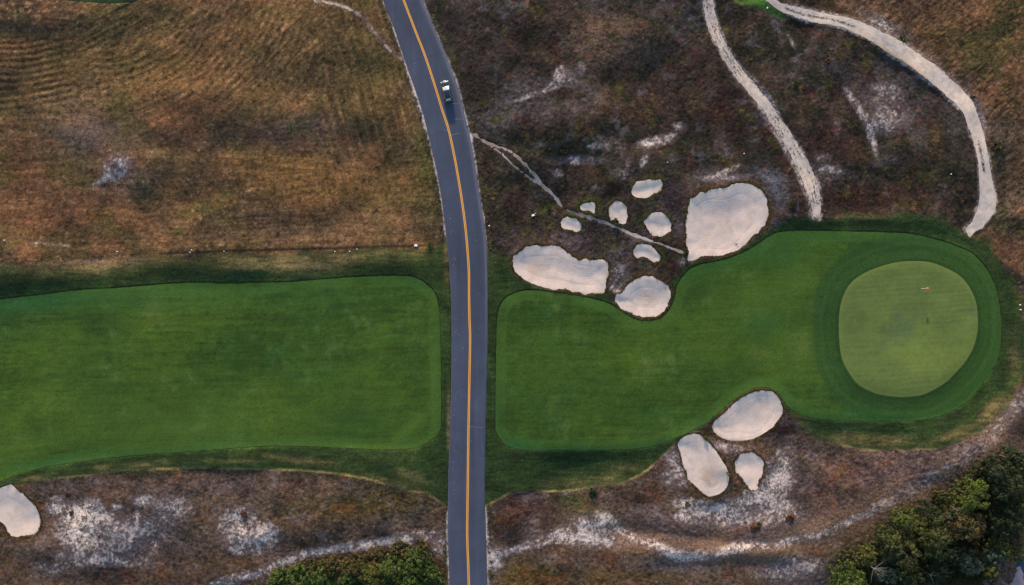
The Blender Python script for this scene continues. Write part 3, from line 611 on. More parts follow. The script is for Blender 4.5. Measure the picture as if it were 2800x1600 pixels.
def tinted(name, amp, scale, bump, bscale, rough_=0.95, spec=0.15, trans=0.0):
    """surface colour = its own vertex tint x procedural grain, with procedural relief"""
    m, nt, b = mat(name); N, K = nt.nodes, nt.links
    at = N.new("ShaderNodeAttribute"); at.attribute_name = "tint"
    g = N.new("ShaderNodeNewGeometry")
    n = N.new("ShaderNodeTexNoise"); n.inputs["Scale"].default_value = scale; n.inputs["Detail"].default_value = 3; n.inputs["Roughness"].default_value = 0.7
    K.new(g.outputs["Position"], n.inputs["Vector"])
    mr = N.new("ShaderNodeMapRange"); mr.inputs[1].default_value = 0.3; mr.inputs[2].default_value = 0.7
    mr.inputs[3].default_value = 1-amp; mr.inputs[4].default_value = 1+amp; mr.clamp = False
    K.new(n.outputs[0], mr.inputs[0])
    mx = N.new("ShaderNodeMix"); mx.data_type = 'RGBA'; mx.blend_type = 'MULTIPLY'; mx.inputs[0].default_value = 1
    K.new(at.outputs["Color"], mx.inputs[6]); K.new(mr.outputs[0], mx.inputs[7]); K.new(mx.outputs[2], b.inputs["Base Color"])
    b.inputs["Roughness"].default_value = rough_; b.inputs["Specular IOR Level"].default_value = spec
    if bump > 0:
        n2_ = N.new("ShaderNodeTexNoise"); n2_.inputs["Scale"].default_value = bscale; n2_.inputs["Detail"].default_value = 2
        K.new(g.outputs["Position"], n2_.inputs["Vector"])
        bp = N.new("ShaderNodeBump"); bp.inputs["Strength"].default_value = 1.0; ml = N.new("ShaderNodeMath"); ml.operation = "MULTIPLY"; ml.inputs[1].default_value = bump
        K.new(at.outputs["Alpha"], ml.inputs[0]); K.new(ml.outputs[0], bp.inputs["Distance"])
        K.new(n2_.outputs[0], bp.inputs["Height"]); K.new(bp.outputs[0], b.inputs["Normal"])
    return m
M_heath = tinted("heath_ground", 0.6, 3.0, 0.12, 3.0)
M_turf = tinted("mown_turf", 0.27, 2.6, 0.03, 3.0)
M_green = tinted("green_turf", 0.12, 3.0, 0.006, 3.0)
M_sand = tinted("bunker_sand", 0.035, 2.5, 0.02, 3.0, 0.95, 0.1)
M_path = tinted("path_sand", 0.07, 3.0, 0.04, 2.5, 0.95, 0.1)
M_asph = tinted("asphalt", 0.08, 4.0, 0.004, 9.0, 0.9, 0.3)
M_leaf = tinted("leaves", 0.20, 3.0, 0.0, 1.0, 0.7, 0.25)
M_tuft = tinted("dry_tufts", 0.15, 3.0, 0.0, 1.0, 0.95, 0.1)
M_bark = plain("bark", (0.05, 0.042, 0.034), 0.9)

# ------------------------------------------------------------------ mesh helpers
def mesh_np(name, V, F, tint=None, mats=None, smooth=True, alpha=None):
    """V (n,3), F (m,3) or (m,4) int array with -1 in the last column for triangles"""
    me = bpy.data.meshes.new(name)
    V = np.ascontiguousarray(V, np.float32); F = np.asarray(F, np.int32)
    me.vertices.add(len(V)); me.vertices.foreach_set("co", V.ravel())
    k = F.shape[1]
    me.loops.add(F.size); me.loops.foreach_set("vertex_index", F.ravel())
    me.polygons.add(len(F)); me.polygons.foreach_set("loop_start", np.arange(0, F.size, k, dtype=np.int32))
    me.update(calc_edges=True)
    if smooth: me.polygons.foreach_set("use_smooth", np.ones(len(F), bool))
    if tint is not None:
        a = me.attributes.new("tint", 'FLOAT_COLOR', 'POINT')
        c = np.ones((len(V), 4), np.float32); c[:, :3] = tint
        if alpha is not None: c[:, 3] = alpha
        a.data.foreach_set("color", c.ravel())
    for m in (mats or []): me.materials.append(m)
    me.validate(); return me
def link(name, me, parent=None, loc=(0, 0, 0), rot=(0, 0, 0), **tags):
    o = bpy.data.objects.new(name, me); o.location = loc; o.rotation_euler = rot
    if parent: o.parent = parent
    for k, v in tags.items():
        if v is not None: o[k] = v
    COL.objects.link(o); return o
def thing(name, label, cat, loc=(0, 0, 0), rz=0.0, group=None):
    return link(name, None, None, loc, (0, 0, rz), label=label, category=cat, group=group)

# ------------------------------------------------------------------ ground: one sheet from under the drone to the horizon
def axis(lo, hi, step, far, grow_):
    core = np.arange(lo, hi+step*0.5, step); s = step; up = []; x = core[-1]
    while x < far: s *= grow_; x += s; up.append(x)
    s = step; dn = []; x = core[0]
    while x > -far: s *= grow_; x -= s; dn.append(x)
    return np.concatenate([dn[::-1], core, up])
ax = axis(-117, 117, 0.22, 2500, 1.12); ay = axis(-69, 69, 0.22, 2500, 1.12)
VX, VY = np.meshgrid(ax, ay)
far_m = sst(0, 14, np.maximum(np.abs(VX)-122, np.abs(VY)-72))
Zg = samp(H_ground, VX, VY); Cg = samp(A, VX, VY)
plainC = C(88, 72, 56)
Zg = Zg*(1-far_m) + far_m*(0.8*samp(n25, VX*0.25, VY*0.25)-0.4)
Cg = Cg*(1-0.85*far_m[..., None]) + 0.85*far_m[..., None]*plainC*(1+0.25*samp(fA, VX*0.5, VY*0.5)[..., None])
V = np.stack([VX.ravel(), VY.ravel(), Zg.ravel()], 1)
ny_, nx_ = VX.shape; idx = np.arange(nx_*ny_).reshape(ny_, nx_)
F = np.stack([idx[:-1, :-1], idx[:-1, 1:], idx[1:, 1:], idx[1:, :-1]], -1).reshape(-1, 4)
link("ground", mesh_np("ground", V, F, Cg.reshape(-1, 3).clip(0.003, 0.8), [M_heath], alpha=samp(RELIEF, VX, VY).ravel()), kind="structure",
     label="brown heath, dry grass and darker mown rough around the fairways")

# ------------------------------------------------------------------ sheets that follow the land
def sheet(S, Zr, lift, Cr, step, m, name, skip=None):
    js, is_ = np.where(S < 0.3)
    x0, x1 = gx[is_.min()]-0.4, gx[is_.max()]+0.4; y0, y1 = gy[js.min()]-0.4, gy[js.max()]+0.4
    xs = np.arange(x0, x1, step); ys = np.arange(y0, y1, step); XX, YY = np.meshgrid(xs, ys)
    for _ in range(2):
        s = samp(S, XX, YY)
        e = 0.1
        dx = (samp(S, XX+e, YY)-samp(S, XX-e, YY))/(2*e); dy = (samp(S, XX, YY+e)-samp(S, XX, YY-e))/(2*e)
        g2 = np.maximum(dx*dx+dy*dy, 0.3); near = np.abs(s) < 0.62*step if _ == 0 else np.abs(s) < 0.2*step
        XX = XX-np.where(near, s*dx/g2, 0); YY = YY-np.where(near, s*dy/g2, 0)
    s = samp(S, XX, YY); inside = s < 0.03
    if skip is not None: inside &= samp(skip, XX, YY) > 0.0
    ny, nx = XX.shape; id_ = np.arange(nx*ny).reshape(ny, nx)
    a, b, c, d_ = id_[:-1, :-1], id_[:-1, 1:], id_[1:, 1:], id_[1:, :-1]
    ia, ib, ic, idd = inside[:-1, :-1], inside[:-1, 1:], inside[1:, 1:], inside[1:, :-1]
    tris = []
    allq = ia & ib & ic & idd
    tris += [np.stack([a[allq], b[allq], c[allq]], 1), np.stack([a[allq], c[allq], d_[allq]], 1)]
    for m_, (p, q_, r_) in ((ia & ib & ic & ~idd, (a, b, c)), (ia & ic & idd & ~ib, (a, c, d_)), (ia & ib & idd & ~ic, (a, b, d_)), (ib & ic & idd & ~ia, (b, c, d_))):
        tris.append(np.stack([p[m_], q_[m_], r_[m_]], 1))
    Fz = np.concatenate(tris); xf, yf = XX.ravel(), YY.ravel()
    ar = (xf[Fz[:,1]]-xf[Fz[:,0]])*(yf[Fz[:,2]]-yf[Fz[:,0]])-(xf[Fz[:,2]]-xf[Fz[:,0]])*(yf[Fz[:,1]]-yf[Fz[:,0]])
    Fz = Fz[ar > 0.03*step*step]; used = np.unique(Fz); rem = np.full(nx*ny, -1); rem[used] = np.arange(len(used))
    X_, Y_ = XX.ravel()[used], YY.ravel()[used]
    Z_ = samp(Zr, X_, Y_) + lift
    return mesh_np(name, np.stack([X_, Y_, Z_], 1), rem[Fz], samp(Cr, X_, Y_).clip(0.003, 0.85), [m])

link("fairway", sheet(S_fl, H_turf, 0.012, T, 0.34, M_turf, "fairway"), kind="structure", label="mown fairway on the left side of the road")
link("fairway", sheet(S_fr, H_turf-0.25*np.clip(-(S_gr+0.1)/0.3, 0, 1), 0.012, T, 0.34, M_turf, "fairway"), kind="structure", label="mown fairway on the right of the road, running round the putting green")
link("putting_green", sheet(S_gr, H_turf, 0.020, G_, 0.3, M_green, "putting_green"), kind="structure", label="pale round putting green with faint mowing stripes")
link("tee_ground", sheet(S_tee, H_turf, 0.02, T, 0.3, M_turf, "tee_ground"), kind="structure", label="dark mown grass cut by the top border")
link("sand_path", sheet(S_p1, H_soil, 0.03, Sp, 0.2, M_path, "sand_path"), kind="structure", label="wide pale sand path curving down to the green")
link("sand_path", sheet(S_p2, H_soil, 0.03, Sp, 0.2, M_path, "sand_path"), kind="structure", label="rutted sand path ending above the green")
link("foot_path", sheet(S_t1, H_soil, 0.03, Sp, 0.18, M_path, "foot_path"), kind="structure", label="thin footpath from the road to the bunkers")
link("foot_path", sheet(S_t2, H_soil, 0.026, Sp, 0.18, M_path, "foot_path"), kind="structure", label="thinner side footpath")
for k, (pts, dep, lab) in BUNKERS.items():
    me = sheet(S_b[k], H_sand, 0.012, Sd, 0.18, M_sand, "sand_bunker")
    link("sand_bunker", me, label=lab, category="sand bunker", group="sand bunkers of the golf course")

# pond, and a pale sheet added as the cloud reflected in it
mw, nt, b = mat("pond_water")
b.inputs["Base Color"].default_value = (0.012, 0.03, 0.055, 1); b.inputs["Roughness"].default_value = 0.06; b.inputs["IOR"].default_value = 1.33
nz = nt.nodes.new("ShaderNodeTexNoise"); nz.inputs["Scale"].default_value = 2.5; bp = nt.nodes.new("ShaderNodeBump"); bp.inputs["Distance"].default_value = 0.01
nt.links.new(nz.outputs[0], bp.inputs["Height"]); nt.links.new(bp.outputs[0], b.inputs["Normal"])
Zp = np.full_like(H, -0.95)
link("pond", sheet(S_pond, Zp, 0.3, cloudC, 0.4, mw, "pond"), kind="structure")
link("cloud_reflection", sheet(S_cloud, Zp, 0.36, cloudC, 0.3, M_path, "cloud_reflection"), kind="structure")

# ------------------------------------------------------------------ road
def resample(P, n):
    P = np.asarray(P, float); s = np.concatenate([[0], np.cumsum(np.hypot(*np.diff(P, axis=0).T))])
    t = np.linspace(0, s[-1], n); return np.stack([np.interp(t, s, P[:, 0]), np.interp(t, s, P[:, 1])], 1)
NR = 760
ysamp = np.linspace(-150, 1760, NR)
def x_at(P):
    Q = smooth_poly(P, False, 8); return np.interp(ysamp, Q[:, 1], Q[:, 0])
XL, XR, XC = x_at(ROAD_L), x_at(ROAD_R), x_at(ROAD_C)
kk = np.ones(9)/9
def sm(v): return np.convolve(np.pad(v, 4, mode='edge'), kk, 'valid')
XL, XR, XC = sm(XL), sm(XR), sm(XC)
rs = np.random.default_rng(77)
NC = 49
u = np.linspace(0, 1, NC)
Lw = np.stack([(XL-1400)*MPP, (800-ysamp)*MPP], 1); Rw = np.stack([(XR-1400)*MPP, (800-ysamp)*MPP], 1)
jag = lambda: np.convolve(rs.standard_normal(NR+6), np.ones(7)/7, 'valid')*0.06
jl, jr = jag(), jag()
RV = np.zeros((NR, NC, 3)); 
RV[..., 0] = Lw[:, None, 0]*(1-u)+Rw[:, None, 0]*u; RV[..., 1] = Lw[:, None, 1]*(1-u)+Rw[:, None, 1]*u
RV[:, 0, 0] += jl; RV[:, -1, 0] += jr
RV[..., 2] = 0.035+0.09*(1-(2*u-1)**2)
RV[:, 0, 2] = -0.03; RV[:, -1, 2] = -0.03; RV[:, 1, 2] = 0.035; RV[:, -2, 2] = 0.035
cfr = ((XC-XL)/(XR-XL))[:, None]
U = np.broadcast_to(u, (NR, NC))
base = C(71, 78, 98)
RC = np.ones((NR, NC, 3))*base
ln = lambda c, w: np.exp(-((U-c)/w)**2)
yy = np.broadcast_to(ysamp[:, None], (NR, NC))
rn = samp(n10, RV[..., 0], RV[..., 1]); rn2 = samp(n2, RV[..., 0]*2.1, RV[..., 1]*0.3)
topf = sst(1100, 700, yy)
# polished wheel tracks and paler, dustier verge of the right lane
wear = samp(noise(14, 0.35, 90, 191), RV[..., 0], RV[..., 1]); patch = samp(fractal(6, 195, 3), RV[..., 0], RV[..., 1])
RC *= (1+0.035*wear+0.03*patch)[..., None]
RC *= (1 - 0.10*ln(cfr+0.13, 0.06) - 0.16*ln(0.80, 0.07)*topf - 0.05*ln(cfr-0.15, 0.05) + 0.05*ln(0.12, 0.06) + 0.04*rn + 0.03*rn2)[..., None]
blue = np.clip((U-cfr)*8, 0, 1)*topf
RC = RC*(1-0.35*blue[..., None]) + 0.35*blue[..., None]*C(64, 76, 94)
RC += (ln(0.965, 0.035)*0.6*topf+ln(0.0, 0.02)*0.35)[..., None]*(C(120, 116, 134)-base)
sh1 = samp(noise(1.5, seed=71), RV[..., 0], RV[..., 1])
RC = np.clip(RC*(1+0.03*sh1[..., None]), 0.01, 0.5)
ii = np.arange(NR*NC).reshape(NR, NC)
RF = np.stack([ii[:-1, :-1], ii[1:, :-1], ii[1:, 1:], ii[:-1, 1:]], -1).reshape(-1, 4)
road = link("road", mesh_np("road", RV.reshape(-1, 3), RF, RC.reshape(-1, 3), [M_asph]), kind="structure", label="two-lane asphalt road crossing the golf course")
M_yel = plain("road_paint_yellow", tuple(C(255, 178, 40, 1.35)), 0.7)
def strip(name, cx, half, z, m, yr=None, parent=road):
    nn = len(cx); c = np.stack([(cx-1400)*MPP, (800-ysamp[:nn])*MPP], 1)
    tdir = np.gradient(c, axis=0); tdir /= np.hypot(tdir[:, 0], tdir[:, 1])[:, None]
    nrm = np.stack([-tdir[:, 1], tdir[:, 0]], 1)
    a = c+nrm*half; b_ = c-nrm*half; V_ = np.zeros((nn*2, 3)); V_[:nn, :2] = a; V_[nn:, :2] = b_; V_[:, 2] = z
    i = np.arange(nn-1); Fq = np.stack([i, i+1, i+1+nn, i+nn], 1)
    return link(name, mesh_np(name, V_, Fq, None, [m]), parent)
crown = 0.035+0.09*(1-(2*cfr[:, 0]-1)**2)
for off in (-0.145, 0.145):
    strip("centre_line", XC+off/MPP, 0.078, np.tile(crown+0.008, 2), M_yel)
# transverse cracks sealed with tar, patches of pale scars
M_tar = plain("crack_tar", (0.028, 0.03, 0.04), 0.8); M_scar = plain("pale_scar", tuple(C(116, 116, 130)), 0.9)
def on_road(fr, y):
    j = int(np.clip((y+150)/1910*(NR-1), 0, NR-1)); x = XL[j]+(XR[j]-XL[j])*fr
    return (x-1400)*MPP, (800-y)*MPP, 0.035+0.09*(1-(2*fr-1)**2)
def crack(y, f0, f1, slope, w, m, name, seed):
    r = random.Random(seed); n = max(6, int(26*(f1-f0))); pts = []
    wob = 0
    for i in range(n+1):
        f = f0+(f1-f0)*i/n; wob += r.uniform(-1, 1); pts.append(on_road(f, y+slope*(f-0.5)+wob))
    V_, F_ = [], []
    for i, p in enumerate(pts):
        h = w*(0.5+0.7*r.random())
        V_ += [(p[0], p[1]+h, p[2]+0.006), (p[0], p[1]-h, p[2]+0.006)]
        if i: F_.append((2*i-2, 2*i-1, 2*i+1, 2*i))
    link(name, mesh_np(name, np.array(V_), np.array(F_), None, [m]), road)
for i, (y, a, b_, sl) in enumerate([(42,.12,.95,-26),(158,.1,.95,-30),(205,.1,.75,-14),(360,.1,.55,-22),(372,.55,.8,-16),(462,.1,.75,-16),(636,.1,.95,-8),(806,.05,.9,-4),(880,.03,.97,2),(1017,.5,.97,4),(1157,.3,.97,3),(1232,.2,.5,2),(1455,.05,.95,3)]):
    crack(y, a, b_, sl, 0.075, M_tar if i not in (4,) else M_scar, "crack", i)
for i, (y, a, b_, sl) in enumerate([(171,.17,.24,-12),(358,.42,.5,-10),(1165,.5,.9,5),(632,.93,1.0,2),(286,.72,.93,-8),(328,.72,.95,-6)]):
    crack(y, a, b_, sl, 0.06, M_scar, "pale_scar", 50+i)
# scattered small stones on the tarmac
M_stone = plain("pale_stone", (0.5, 0.48, 0.46), 0.9)
def pebble_mesh(name, r_, seed, m, flat=0.55):
    bm = bmesh.new(); bmesh.ops.create_icosphere(bm, subdivisions=1, radius=r_)
    rr_ = random.Random(seed)
    for v in bm.verts:
        v.co *= rr_.uniform(0.75, 1.2); v.co.z *= flat
    me = bpy.data.meshes.new(name); bm.to_mesh(me); bm.free(); me.materials.append(m); return me
V_, F_ = [], []
rp = random.Random(4)
for i in range(70):
    y = rp.uniform(560, 1400); f = (0.14+rp.gauss(0, 0.03)) if rp.random() < 0.7 else rp.uniform(0.05, 0.95)
    x_, y_, z_ = on_road(f, y); s = rp.uniform(0.02, 0.045)
    k0 = len(V_); V_ += [(x_-s, y_-s, z_), (x_+s, y_-s, z_), (x_+s, y_+s, z_), (x_-s, y_+s, z_), (x_, y_, z_+s)]
    F_ += [(k0, k0+1, k0+4), (k0+1, k0+2, k0+4), (k0+2, k0+3, k0+4), (k0+3, k0, k0+4)]
link("road_grit", mesh_np("road_grit", np.array(V_), np.array(F_), None, [M_stone], False), kind="stuff", label="scattered pale grit on the asphalt")

# ------------------------------------------------------------------ dry tufts, heather and grass clumps (nobody could count them)
rt = np.random.default_rng(88)
def tufts(name, n, dens, size, colr_fn, blades=5, up=0.5, seed=0, label=None):
    r = np.random.default_rng(seed)
    D_ = np.clip(dens, 0, None)*(np.abs(GX) < 116)*(np.abs(GY) < 68); cs = np.cumsum(D_.ravel().astype(np.float64))
    c_ = np.searchsorted(cs, r.uniform(0, cs[-1], n)).clip(0, NX*NY-1); xs = gx[c_ % NX]+r.uniform(-.1, .1, n); ys = gy[c_ // NX]+r.uniform(-.1, .1, n)
    z = samp(H_ground, xs, ys)-0.03
    s = size*np.exp(r.normal(0, 0.35, n)); col = colr_fn(xs, ys, r)
    ph = r.uniform(0, 2*math.pi, n)
    Vs, Fs, Cs = [], [], []
    for b_ in range(blades):
        a = ph+2*math.pi*b_/blades+r.normal(0, 0.3, n); L_ = s*r.uniform(0.6, 1.15, n); hh = s*up*r.uniform(0.5, 1.2, n)
        w_ = L_*0.42
        ca, sa = np.cos(a), np.sin(a)
        p0 = np.stack([xs-sa*w_*0.6-ca*w_*0.4, ys+ca*w_*0.6-sa*w_*0.4, z+hh*0.55], 1)
        p1 = np.stack([xs+sa*w_*0.6-ca*w_*0.4, ys-ca*w_*0.6-sa*w_*0.4, z+hh*0.55], 1)
        p2 = np.stack([xs+ca*L_, ys+sa*L_, z+hh*r.uniform(0.0, 1.0, n)], 1)
        Vs.append(np.stack([p0, p1, p2], 1).reshape(-1, 3)); cb = col*r.uniform(0.75, 1.3, (n, 1)); Cs.append(np.repeat(cb, 3, 0))
    V_ = np.concatenate(Vs); F_ = np.arange(len(V_)).reshape(-1, 3)
    return link(name, mesh_np(name, V_, F_, np.concatenate(Cs).clip(0.003, 0.7), [M_tuft], False), kind="stuff", label=label)
PAL_R = np.array([C(60,46,38),C(44,40,34),C(84,48,36),C(80,74,44),C(112,90,66),C(128,84,42),C(92,84,84),C(62,68,36)])
W_R = np.array([.24,.2,.12,.12,.12,.06,.09,.05])
PAL_L = np.array([C(118,92,66),C(90,68,46),C(76,70,38),C(138,112,82),C(60,50,40)])
W_L = np.array([.3,.25,.2,.15,.1])
def colr(pal, w, mixk):
    def f(x, y, r):
        own = samp(A, x, y); p = pal[r.choice(len(pal), len(x), p=w/w.sum())]
        k = mixk*r.uniform(0.3, 1.0, (len(x), 1)); lum = own.mean(1, keepdims=True)
        pl = p*(0.35*p.mean(1, keepdims=True)+0.65*np.minimum(lum, 0.11))/p.mean(1, keepdims=True)
        return own.clip(0, 0.12)*(1-k)+pl*k
    return f
ok = grow*sst(0.15, 0.6, S_ball)*sst(0.0, 0.5, turf_far)
dens_R = ok*(1-left_field)*(1-0.9*sand_m)*np.clip(0.45+0.35*fC, 0.08, 1)
dens_L = ok*left_field*(1-0.8*sand_m)*np.clip(0.5+0.3*stripe+0.15*fC, 0.05, 1)
tufts("heather_tufts", 78000, dens_R, 0.17, colr(PAL_R, W_R, 0.75), 5, 0.55, 1, "dark heather and dry tufts covering the heath")
tufts("dry_grass_tufts", 42000, dens_L, 0.14, colr(PAL_L, W_L, 0.6), 4, 0.35, 2, "cut dry grass on the big field left of the road")
dens_s = np.clip(sst(0.4, 1.1, d)*0.75, 0, 1)*sst(0.1, 0.5, S_ball)*sst(0.5, 1.0, S_road)*heath
tufts("sand_plants", 13000, dens_s*np.clip(0.4+0.5*fD, 0, 1), 0.15, colr(np.array([C(58,50,44),C(96,60,40),C(70,66,44),C(44,42,50)]), np.array([.4,.2,.2,.2]), 0.95), 5, 0.9, 3, "small plants dotted over the bare sand")
rimd = np.exp(-((S_ball-0.22)/0.2)**2)*(1-0.93*(1-heath))*0.9
tufts("bunker_rim_growth", 5000, rimd, 0.19, lambda x, y, r: np.array([C(88,64,34),C(72,76,34),C(50,46,30),C(106,80,44)])[r.integers(0, 4, len(x))], 5, 0.9, 4, "ragged growth on the bunker rims")
pathw = (np.exp(-((S_p2+0.85)/0.10)**2)*0.9+np.exp(-((S_p2+0.35)/0.10)**2)*0.6)*np.clip(0.5+0.6*n2, 0, 1)*(S_p2 < 0)
pathw += (S_p1 < -0.3)*0.9*np.clip(band([(2150,22),(2200,38),(2270,50),(2340,72)], 2.2)+band([(2676,388),(2684,430),(2690,470)], 2.5)*1.0, 0, 1)
H_keep = H_ground; H_ground = H_soil+0.04
tufts("path_weeds", 1900, pathw, 0.12, lambda x, y, r: np.array([C(54,50,40),C(74,62,50),C(48,54,34)])[r.integers(0, 3, len(x))], 4, 0.6, 5, "weeds growing between the ruts of the sand paths")
H_ground = H_keep
verge = np.exp(-((S_road-0.75)/0.35)**2)*np.clip(0.3+0.5*fD, 0, 1)*heath
tufts("verge_grass", 4500, verge, 0.2, lambda x, y, r: np.array([C(98,90,66),C(70,74,40),C(120,104,82),C(56,50,36)])[r.integers(0, 4, len(x))], 5, 0.6, 6, "grass tufts along the road verge")

und = lambda x, y, r: np.array([C(46,54,24),C(60,60,28),C(34,44,22),C(72,58,32)])[r.integers(0, 4, len(x))]
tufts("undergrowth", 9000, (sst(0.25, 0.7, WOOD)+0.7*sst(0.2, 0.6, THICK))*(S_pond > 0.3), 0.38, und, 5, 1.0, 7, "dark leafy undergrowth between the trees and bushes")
# ------------------------------------------------------------------ trees and bushes
def crown_mesh(name, seed, R_, Hh, nclump, leaves, leaf, style, cols):
    r = np.random.default_rng(seed); Vs, Cs = [], []
    # main limbs give the crown its lobes
    nl = 5 + seed % 4; la = r.uniform(0, 2*math.pi, nl); lr = R_*r.uniform(0.25, 0.62, nl); lz = Hh*r.uniform(0.45, 0.95, nl)
    lx, ly = np.cos(la)*lr, np.sin(la)*lr; lrad = R_*r.uniform(0.34, 0.55, nl)
    lx = np.append(lx, 0); ly = np.append(ly, 0); lz = np.append(lz, Hh); lrad = np.append(lrad, R_*0.5)
    tint_l = r.uniform(0.8, 1.2, (nl+1, 1))
    for i in range(nclump):
        k = r.integers(0, nl+1); th = r.uniform(0, 2*math.pi); cz = r.uniform(-0.25, 1.0)
        sx = math.sqrt(max(0, 1-cz*cz))
        rad = lrad[k]*r.uniform(0.75, 1.08)
        c = np.array([lx[k]+math.cos(th)*sx*rad, ly[k]+math.sin(th)*sx*rad, lz[k]+(cz-0.55)*rad*0.9])
        if i % 4 == 0: c = np.array([math.cos(th)*R_*r.uniform(0.3, 0.85), math.sin(th)*R_*r.uniform(0.3, 0.85), Hh*r.uniform(0.12, 0.55)])
        cr = R_*0.13*r.uniform(0.7, 1.35)
        dirs = r.normal(size=(leaves, 3)); dirs /= np.linalg.norm(dirs, axis=1)[:, None]
        if style == 'puffy': dirs[:, 2] = np.abs(dirs[:, 2])*0.8+0.1*dirs[:, 2]
        pos = c+dirs*cr*r.uniform(0.55, 1.0, (leaves, 1))*np.array([1, 1, 0.8])
        nrm = dirs+r.normal(0, 0.5, (leaves, 3)); nrm[:, 2] += 0.35; nrm /= np.linalg.norm(nrm, axis=1)[:, None]
        if style == 'needle':
            out = c-np.array([lx[k], ly[k], lz[k]]); out = out/np.linalg.norm(out)
            t1 = out+r.normal(0, 0.3, (leaves, 3)); el_ = 1.9
        else: t1 = r.normal(size=(leaves, 3)); el_ = 1.1
        t1 -= (t1*nrm).sum(1, keepdims=True)*nrm; t1 /= np.linalg.norm(t1, axis=1)[:, None]; t2 = np.cross(nrm, t1)
        sz = leaf*r.uniform(0.6, 1.3, (leaves, 1))
        quad = np.stack([pos-t1*sz*el_, pos+t2*sz*0.55, pos+t1*sz*el_, pos-t2*sz*0.55], 1)
        Vs.append(quad.reshape(-1, 3))
        cc = cols[r.integers(0, len(cols))]*0.92*tint_l[k]*r.uniform(0.75, 1.3)
        Cs.append(np.repeat(cc*r.uniform(0.75, 1.3, (leaves, 1)), 4, 0))
    V_ = np.concatenate(Vs); V_[:, 2] = np.maximum(V_[:, 2], 0.06)
    return mesh_np(name, V_, np.arange(len(V_)).reshape(-1, 4), np.concatenate(Cs).clip(0.003, 0.5), [M_leaf], False), (lx, ly, lz, lrad)
def tube(bm, a, b_, r0, r1, seg=6):
    a, b_ = Vector(a), Vector(b_); dd = b_-a
    if dd.length < 1e-4: return
    q_ = dd.to_track_quat('Z', 'Y'); ra, rb = [], []
    for i in range(seg):
        t = 2*math.pi*i/seg; v = Vector((math.cos(t), math.sin(t), 0))
        ra.append(bm.verts.new(a+q_ @ (v*r0))); rb.append(bm.verts.new(b_+q_ @ (v*r1)))
    for i in range(seg): bm.faces.new((ra[i], ra[(i+1) % seg], rb[(i+1) % seg], rb[i]))
    bm.faces.new(rb); bm.faces.new(ra[::-1])
def bm_obj(name, bm, m, parent=None, smooth=False, **tags):
    bmesh.ops.recalc_face_normals(bm, faces=bm.faces)
    me = bpy.data.meshes.new(name); bm.to_mesh(me); bm.free(); me.materials.append(m)
    if smooth: me.polygons.foreach_set("use_smooth", [True]*len(me.polygons))
    return link(name, me, parent, **tags)
def trunk_mesh(seed, R_, Hh, limbs, thick):
    lx, ly, lz, lrad = limbs; r = random.Random(seed); bm = bmesh.new()
    fork = Hh*0.35; tube(bm, (0, 0, -0.3), (0.1*r.uniform(-1, 1), 0.1*r.uniform(-1, 1), fork), thick, thick*0.75, 8)
    for k in range(len(lx)):
        mid = (lx[k]*0.5, ly[k]*0.5, fork+(lz[k]-fork)*0.55)
        tube(bm, (0, 0, fork*0.9), mid, thick*0.6, thick*0.35); tube(bm, mid, (lx[k], ly[k], lz[k]), thick*0.35, thick*0.12)
    me = bpy.data.meshes.new("trunk"); bm.to_mesh(me); bm.free(); me.materials.append(M_bark); return me
COLS = {
 'lime': [C(76,92,30), C(64,80,26), C(88,100,36)],
 'olive': [C(62,70,30), C(72,78,34), C(52,64,28), C(78,78,40)],
 'dark': [C(34,50,24), C(42,58,28), C(30,42,24), C(54,64,30)],
 'grey': [C(78,94,72), C(92,102,84), C(60,78,56)],
 'bright': [C(66,88,32), C(78,98,36), C(52,72,26), C(88,98,42)],
 'yellow': [C(84,90,30), C(94,92,34), C(70,80,28)],
 'brown': [C(84,76,38), C(72,68,36), C(90,72,38), C(64,66,32)],
 'rust': [C(104,64,36), C(120,76,38), C(86,58,36)],
}
def gpos(px, py, h):
    x, y = w_of(px, py); k = (CAM_H-h)/CAM_H; return x*k, y*k
def tree(name, px, py, rpx, h, colr_, style, label, cat, seed, group=None, dense=1.0):
    R_ = rpx*MPP*(CAM_H-h)/CAM_H*(1.02 if group == GT else 1.0)
    nc = int(np.clip(17*R_*R_*dense, 24, 380)); leaf = 0.15 if R_ > 1.5 else 0.11
    lv = int(np.clip(26*dense, 14, 40))
    me, limbs = crown_mesh("crown", seed, R_, h*0.92, nc, lv, leaf, style, COLS[colr_])
    x, y = gpos(px, py, h*0.9); z = float(samp(H_ground, x, y))
    if samp(S_pond, x, y) < 0: z = -0.6
    t = thing(name, label, cat, (x, y, z), 0.0, group)
    link("crown", me, t)
    if h > 1.2: link("trunk", trunk_mesh(seed, R_, h*0.92, limbs, 0.05+0.045*h/2), t)
    return t
GT, GS = "trees of the wood in the lower right corner", "bushes of the thicket at the bottom border"
